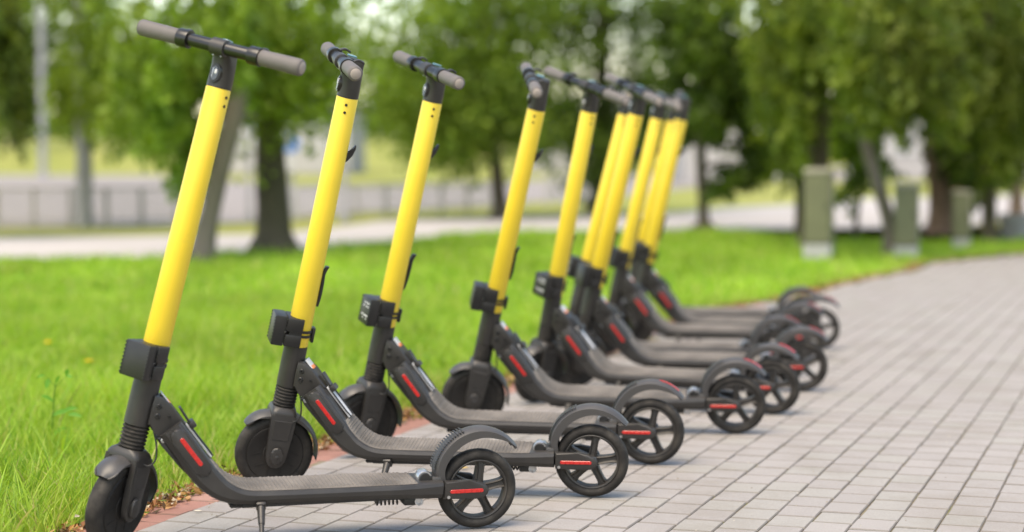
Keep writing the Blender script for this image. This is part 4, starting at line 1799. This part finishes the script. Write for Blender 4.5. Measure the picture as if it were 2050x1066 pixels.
# dark leafy tree in the middle
b = at(1004, 432)
tree("dark leafy tree behind the third and fourth stems, slightly leaning slim trunk", b, [(0, 0, 0), P(b, 1000, 400), P(b, 990, 300), P(b, 978, 200), P(b, 968, 80), (-0.3, 0.1, 5), (-0.3, 0.1, 8)],
     [0.14, 0.10, 0.085, 0.08, 0.07, 0.05, 0.03], 'bark',
     [B(b, 900, 215, 150, 90, 5200), B(b, 860, 110, 150, 90, 3400), B(b, 1010, 150, 110, 110, 3200), B(b, 790, 180, 80, 70, 1500), B(b, 900, 300, 90, 40, 1300), B(b, 1060, 260, 60, 70, 1100), B(b, 960, 30, 160, 60, 2000), (-0.3, 0, 5.6, 2.6, 2.4, 1.9, UP)], 'mid', 0.058, 0.0,
     limbs=[(0.45, P(b, 880, 200), 0.04), (0.5, P(b, 1060, 180), 0.04)])
# tree behind the far stems
b = at(1200, 424)
tree("leafy tree behind the cluster of far yellow stems, sky showing through its crown", b, [(0, 0, 0), P(b, 1203, 330), P(b, 1208, 230), P(b, 1204, 100), (0.1, 0, 5), (0.1, 0, 8)],
     [0.15, 0.12, 0.11, 0.10, 0.07, 0.03], 'bark',
     [B(b, 1120, 240, 70, 80, 1700), B(b, 1230, 280, 90, 60, 2000), B(b, 1150, 100, 80, 60, 1000), B(b, 1290, 190, 80, 90, 2200), B(b, 1120, 20, 120, 40, 900), B(b, 1300, 60, 70, 60, 1000), B(b, 1190, 340, 50, 25, 400), (0.1, 0, 5.8, 2.4, 2.2, 1.8, UP)], 'dark', 0.058, 0.0,
     limbs=[(0.4, P(b, 1120, 200), 0.04), (0.45, P(b, 1290, 150), 0.04)])
# small dark conifer-like tree with a drooping low branch
b = at(1410, 458)
tree("slim dark tree on a small mound, one low branch drooping to the right", b, [(0, 0, 0), P(b, 1408, 420), P(b, 1404, 330), P(b, 1402, 200), P(b, 1400, 60), (-0.1, 0, 4.6), (-0.1, 0, 6.5)],
     [0.075, 0.058, 0.055, 0.052, 0.045, 0.035, 0.02], 'bark',
     [B(b, 1430, 180, 95, 95, 4400), B(b, 1400, 270, 60, 55, 1500), B(b, 1500, 250, 50, 75, 1500), B(b, 1380, 80, 90, 80, 2200), B(b, 1520, 330, 32, 40, 620), B(b, 1485, 370, 42, 20, 520), B(b, 1440, 398, 34, 12, 260), (-0.1, 0, 4.8, 1.6, 1.5, 1.5, UP)], 'dark', 0.050, 0.12, flare=3.2,
     limbs=[(0.33, P(b, 1520, 350), 0.03), (0.22, P(b, 1500, 385), 0.022), (0.4, P(b, 1480, 200), 0.03)])
# weeping birch behind the big cabinet
b = at(1637, 492)
tree("weeping birch with white-flecked bark behind the nearest green cabinet", b, [(0, 0, 0), P(b, 1637, 400), P(b, 1637, 300), P(b, 1640, 200), P(b, 1642, 60), (0.1, 0.1, 4), (0.1, 0.2, 7.5)],
     [0.125, 0.112, 0.108, 0.104, 0.10, 0.08, 0.03], 'bark_birch',
     [B(b, 1600, 110, 110, 110, 4200, 0.2), B(b, 1560, 230, 45, 70, 1300), B(b, 1710, 150, 90, 130, 3400, -0.3), B(b, 1650, 60, 120, 60, 1600, -0.6), B(b, 1580, 330, 25, 40, 400, 0.4), (0.1, 0.2, 4.6, 2.0, 1.9, 1.6, UP)], 'birch', 0.040, 0.32,
     limbs=[(0.5, P(b, 1570, 100), 0.03), (0.5, P(b, 1720, 90), 0.03)])
# dark thin trunk left of the cabinet
b = at(1602, 473)
tree("narrow dark trunk just left of the nearest green cabinet", b, [(0, 0, 0), P(b, 1602, 380), P(b, 1600, 250), P(b, 1598, 100), (0, 0, 4.5)], [0.055, 0.048, 0.046, 0.042, 0.02], 'bark',
     [B(b, 1560, 160, 70, 110, 1600), B(b, 1590, 290, 45, 50, 700), (0, 0, 4.4, 1.4, 1.3, 1.2, 1200)], 'dark', 0.05, 0.3, flare=1.3)
# leaning trunk between cabinets
b = at(1787, 512)
tree("slender trunk leaning left between the two nearer green cabinets", b, [(0, 0, 0), P(b, 1779, 440), P(b, 1757, 370), P(b, 1737, 300), P(b, 1722, 200), P(b, 1712, 60), (-0.5, 0, 4.2), (-0.55, 0, 6.5)],
     [0.062, 0.056, 0.055, 0.053, 0.05, 0.045, 0.035, 0.02], 'bark_grey',
     [B(b, 1800, 130, 100, 130, 4200), B(b, 1860, 200, 60, 75, 1500), B(b, 1760, 210, 60, 70, 1500, -0.5, 0.6), B(b, 1715, 130, 55, 120, 2200, -0.8, 0.5), (-0.5, 0, 4.6, 1.9, 1.8, 1.6, UP)], 'birch', 0.040, 0.32, flare=1.3)
# thin sapling
b = at(1712, 480)
tree("thin sapling stem between the nearest cabinet and the leaning trunk", b, [(0, 0, 0), P(b, 1716, 430), P(b, 1722, 380), P(b, 1728, 300)], [0.03, 0.025, 0.022, 0.012], 'bark',
     [B(b, 1730, 330, 30, 55, 700), B(b, 1728, 270, 35, 40, 500), B(b, 1705, 395, 14, 25, 90)], 'mid', 0.045, 0.3, flare=1.3)
# broad brown trunk
b = at(1884, 465)
tree("broad reddish-brown trunk between the second and third cabinets", b, [(0, 0, 0), P(b, 1882, 400), P(b, 1878, 330), P(b, 1876, 230), (0, 0, 5), (0, 0, 8)], [0.150, 0.130, 0.125, 0.115, 0.09, 0.04], 'bark_brown',
     [B(b, 1930, 160, 100, 130, 3600), B(b, 1910, 290, 60, 50, 1300), B(b, 1950, 350, 50, 30, 600), B(b, 1840, 60, 110, 70, 1700), (0, 0, 5.2, 2.2, 2, 1.7, UP)], 'dark', 0.05, 0.4, flare=1.4)
# straight dark trunk at the right
b = at(1981, 487)
tree("straight dark trunk near the right edge where the pavement turns", b, [(0, 0, 0), P(b, 1980, 420), P(b, 1978, 330), P(b, 1976, 200), (0, 0, 4), (0, 0, 7)], [0.075, 0.066, 0.063, 0.060, 0.05, 0.03], 'bark',
     [B(b, 2010, 130, 100, 140, 4200), B(b, 2040, 270, 50, 60, 1300), B(b, 1950, 230, 60, 60, 1300), B(b, 2000, 330, 60, 25, 500), B(b, 2150, 150, 100, 140, 1800), (0, 0, 4.8, 1.9, 1.8, 1.6, UP)], 'birch', 0.042, 0.42, flare=1.5)
# far small trunk at right edge
b = at(2036, 430)
tree("small far tree at the right edge in front of the pale house", b, [(0, 0, 0), P(b, 2036, 370), P(b, 2036, 280), (0, 0, 4.5)], [0.10, 0.085, 0.07, 0.04], 'bark_brown',
     [B(b, 2040, 240, 60, 80, 1800), B(b, 2000, 170, 80, 80, 1500)], 'dark', 0.06, 0.3, flare=1.2)


# woods on the skyline
def woods(name, d, x0, x1, ztop, cnt, size, pal):
    x = x0 + (x1 - x0) * rng.random(cnt)
    hh = ztop * (0.55 + 0.6 * value_noise(x * 0.22 + 5, x * 0, 8)) * (0.8 + 0.3 * value_noise(x * 0.9, x * 0 + 2, 4))
    z = hh * np.sqrt(rng.random(cnt))
    y = d + rng.normal(0, 3.0, cnt)
    C = np.stack([x, y, z], 1)
    tint = pal[rng.integers(0, 3, cnt)] * (0.8 + 0.4 * rng.random((cnt, 1)))
    return top(link("far_woods", leaves_mesh(name, C, size, tint, 0.2)), kind='stuff')


woods("far_woods_left", 150, -75, 30, 4.6, 15000, 0.38, LEAFC['mid'] * 1.15)
woods("far_woods_right", 120, 8, 70, 4.4, 12000, 0.34, LEAFC['mid'] * 1.1)


# ------------------------------------------------------------------ cabinets, posts, signs, railing, buildings
def cabinet(px, py_base, py_top, w_px, label, side=0.6):
    b = at(px, py_base)
    k = b.y / F_PX
    h = (py_base - py_top) * k
    w = w_px * k
    dep = w * 0.9
    root = bpy.data.objects.new("utility_cabinet", None)
    col.objects.link(root)
    root.location = (b.x, b.y + dep / 2, -0.02)
    root.rotation_euler = (0, 0, R(-16))
    top(root, label, "cabinet", "green utility cabinets on concrete feet")
    ph = h * 0.17
    bm = bmesh.new()
    box(bm, (0, 0, ph / 2), (w * 1.02, dep * 1.02, ph), 0.008)
    link("plinth", finish(bm, "plinth", M['kerbgrey']), root)
    bm = bmesh.new()
    box(bm, (0, 0, ph + (h - ph) * 0.47), (w, dep, (h - ph) * 0.93), 0.006)
    link("cabinet_body", finish(bm, "cabinet_body", M['olive']), root)
    bm = bmesh.new()
    box(bm, (0, -dep / 2 - 0.004, ph + (h - ph) * 0.46), (w * 0.9, 0.008, (h - ph) * 0.86), 0.003)
    d = link("door", finish(bm, "door", M['olive']), root)
    bm = bmesh.new()
    box(bm, (w * 0.36, -dep / 2 - 0.011, ph + (h - ph) * 0.5), (0.012, 0.012, 0.05), 0.003)
    link("handle", finish(bm, "handle", M['black']), d)
    bm = bmesh.new()
    box(bm, (w / 2 + 0.003, 0, ph + (h - ph) * 0.46), (0.006, dep * 0.94, (h - ph) * 0.9), 0.002)
    link("side_panel", finish(bm, "side_panel", M['cabgrey']), root)
    bm = bmesh.new()
    secs = [[(a, q, z) for a, q in rrect(w * s, dep * s, 0.012)] for z, s in ((h * 0.945, 1.10), (h * 0.965, 1.10), (h, 0.94))]
    loft(bm, secs)
    link("roof_cap", finish(bm, "roof_cap", M['cabgrey']), root)


cabinet(1642, 516, 332, 54, "tall olive green utility cabinet nearest the row, standing before the birch trunk")
cabinet(1818, 515, 362, 46, "olive cabinet on a pale concrete foot right of the leaning trunk")
cabinet(1928, 494, 377, 34, "smallest olive cabinet, farthest along the curve of the pavement")


def post(name, px, py_base, py_top, w_px, mat, label, cat, parts=()):
    b = at(px, py_base)
    k = b.y / F_PX
    r = w_px * k / 2
    topz = at(px, py_top, depth=b.y).z
    root = bpy.data.objects.new(name, None)
    col.objects.link(root)
    root.location = (b.x, b.y, -0.05)
    top(root, label, cat)
    bm = bmesh.new()
    lathe(bm, [(r * 1.5, 0), (r * 1.5, 0.12), (r, 0.16), (r * 0.75, topz + 0.05)], 16, 'z')
    link("pole", finish(bm, "pole", mat), root)
    return root, topz, r, k


rt, tz, r, k = post("street_lamp", 86, 352, -160, 15, M['postgrey'], "tall grey lamp post beyond the road at the left", "street lamp")
bm = bmesh.new()
tube(bm, [(0, 0, tz), (0.5, -0.3, tz + 0.5), (1.5, -0.9, tz + 0.6)], 0.07, 8)
link("arm", finish(bm, "arm", M['postgrey']), rt)
bm = bmesh.new()
box(bm, (1.8, -1.05, tz + 0.58), (0.8, 0.32, 0.14), 0.05, Matrix.Rotation(R(-30), 4, 'Z'), 2)
link("lamp_head", finish(bm, "lamp_head", M['postgrey']), rt)

rt, tz, r, k = post("road_sign", 499, 440, 170, 9, M['postgrey'], "small rectangular blue sign on a grey post beside the thick trunk", "road sign")
z0 = at(499, 241, depth=rt.location.y).z + 0.05
bm = bmesh.new()
box(bm, (0, -r - 0.02, z0), (24 * k, 0.02, 26 * k), 0.004)
pn = link("sign_panel", finish(bm, "sign_panel", M['blue']), rt)
z1 = at(499, 205, depth=rt.location.y).z + 0.05
bm = bmesh.new()
box(bm, (0, -r - 0.02, z1), (22 * k, 0.02, 34 * k), 0.004)
link("sign_plate", finish(bm, "sign_plate", M['silver']), rt)

rt, tz, r, k = post("round_road_sign", 584, 432, 268, 9, M['postgrey'], "round blue road sign on a post right of the thick trunk", "road sign")
z0 = at(584, 288, depth=rt.location.y).z + 0.05
bm = bmesh.new()
lathe(bm, [(18 * k, -0.045 - r), (18 * k, -0.025 - r)], 28, 'y', Matrix.Translation((0, 0, z0)))
pn = link("sign_disc", finish(bm, "sign_disc", M['blue']), rt)
bm = bmesh.new()
box(bm, (0, -r - 0.047, z0), (9 * k, 0.003, 14 * k), 0)
link("sign_mark", finish(bm, "sign_mark", M['white']), pn)
z1 = at(584, 325, depth=rt.location.y).z + 0.05
bm = bmesh.new()
box(bm, (0, -r - 0.03, z1), (15 * k, 0.02, 40 * k), 0.004)
link("sign_plate", finish(bm, "sign_plate", M['silver']), rt)
post("bollard_post", 690, 438, 325, 14, M['postgrey'], "plain grey post between the second and third yellow stems", "post")
rt, tz, r, k = post("banner_post", 1906, 440, 352, 5, M['postgrey'], "post with a dull red panel between the far cabinets", "banner")
bm = bmesh.new()
z0 = at(1906, 388, depth=rt.location.y).z + 0.05
box(bm, (0, -0.05, z0), (24 * k, 0.03, 62 * k), 0.01)
link("banner_panel", finish(bm, "banner_panel", M['pink']), rt)

bb = at(2034, 474)
bm = bmesh.new()
root = bpy.data.objects.new("litter_bin", None)
col.objects.link(root)
root.location = (bb.x, bb.y, -0.03)
top(root, "low grey concrete litter bin at the right edge beyond the pavement", "litter bin")
lathe(bm, [(0.12, 0), (0.15, 0.01), (0.17, 0.20), (0.175, 0.21), (0.175, 0.235), (0.15, 0.235), (0.14, 0.10)], 24, 'z')
link("bin_body", finish(bm, "bin_body", M['kerbgrey']), root)
bm = bmesh.new()
lathe(bm, [(0.168, 0.236), (0.178, 0.238), (0.178, 0.256), (0.168, 0.258)], 24, 'z', cap=False)
link("rim", finish(bm, "rim", M['postgrey']), root)


def railing(pa, pb, npost, topy_a, topy_b, mat, label, bars):
    a, b = at(*pa), at(*pb)
    ha = at(pa[0], topy_a, depth=a.y).z + 0.05
    hb = at(pb[0], topy_b, depth=b.y).z + 0.05
    root = bpy.data.objects.new("railing", None)
    col.objects.link(root)
    root.location = (a.x, a.y, -0.05)
    top(root, label, "railing", "low metal railings along the road")
    d = b - a
    d.z = 0
    for i in range(npost):
        t = i / (npost - 1)
        h = ha * (1 - t) + hb * t
        p = d * t
        bm = bmesh.new()
        box(bm, (p.x, p.y, h / 2), (0.05, 0.05, h), 0.004)
        link("post", finish(bm, "post", mat), root)
    for fz in (0.97, 0.16):
        bm = bmesh.new()
        tube(bm, [(0, -0.03, ha * fz), (d.x, d.y - 0.03, hb * fz)], 0.016, 8)
        link("rail", finish(bm, "rail", mat), root)
    nb = bars
    bm = bmesh.new()
    for i in range(nb):
        t = (i + 0.5) / nb
        h = (ha * (1 - t) + hb * t)
        p = d * t
        tube(bm, [(p.x, p.y - 0.03, h * 0.16), (p.x, p.y - 0.03, h * 0.97)], 0.006, 5)
    top(link("bars", finish(bm, "bars", mat), root), kind='stuff')


railing((-160, 453), (420, 441), 9, 375, 374, M['railgrey'], "dark low railing in front of the road at the left", 90)
railing((590, 434), (985, 417), 8, 371, 362, M['railpale'], "pale low railing seen between the second and fourth stems", 80)
railing((1095, 408), (1200, 403), 4, 350, 350, M['railpale'], "short pale railing behind the fifth stem", 24)


def building(px0, px1, py_base, h, depth_len, label, nwin, wallmat='wall', name="building"):
    a, b = at(px0, py_base), at(px1, py_base)
    w = b.x - a.x
    yv = (a.y + b.y) / 2
    root = bpy.data.objects.new(name, None)
    col.objects.link(root)
    root.location = (a.x, yv, -0.05)
    top(root, label, "building", "pale buildings far behind the trees")
    bm = bmesh.new()
    box(bm, (w / 2, depth_len / 2, h / 2), (w, depth_len, h), 0.02)
    wl = link("wall", finish(bm, "wall", M[wallmat]), root)
    bm = bmesh.new()
    box(bm, (w / 2, depth_len / 2, h + 0.10), (w + 0.5, depth_len + 0.5, 0.2), 0.03)
    link("roof", finish(bm, "roof", M['roof']), root)
    for i in range(nwin):
        x = w * (i + 0.5) / nwin
        bm = bmesh.new()
        ww, wh = min(1.2, w / nwin * 0.5), h * 0.34
        for dx, dz, sx, sz in ((-ww / 2, 0, 0.08, wh + 0.16), (ww / 2, 0, 0.08, wh + 0.16), (0, wh / 2, ww - 0.08, 0.08), (0, -wh / 2, ww - 0.08, 0.08)):
            box(bm, (x + dx, -0.03, h * 0.56 + dz), (sx, 0.06, sz))
        fr = link("window", finish(bm, "window", M['white']), root)
        bm = bmesh.new()
        box(bm, (x, -0.012, h * 0.56), (ww - 0.08, 0.02, wh - 0.08))
        link("pane", finish(bm, "pane", M['glass']), fr)


building(420, 700, 347, 2.6, 8, "long low pale building beyond the road behind the first stems", 9)
building(1050, 1240, 345, 2.4, 7, "low pale building behind the far end of the row", 5)
building(1370, 1560, 363, 2.3, 6, "pale wall of a low building behind the slim dark tree", 0)
building(1770, 2300, 352, 2.2, 7, "pale house behind the trunks at the right edge", 7)
building(-400, 60, 318, 2.2, 8, "low grey building at the far left behind the lamp post", 8, 'roof')
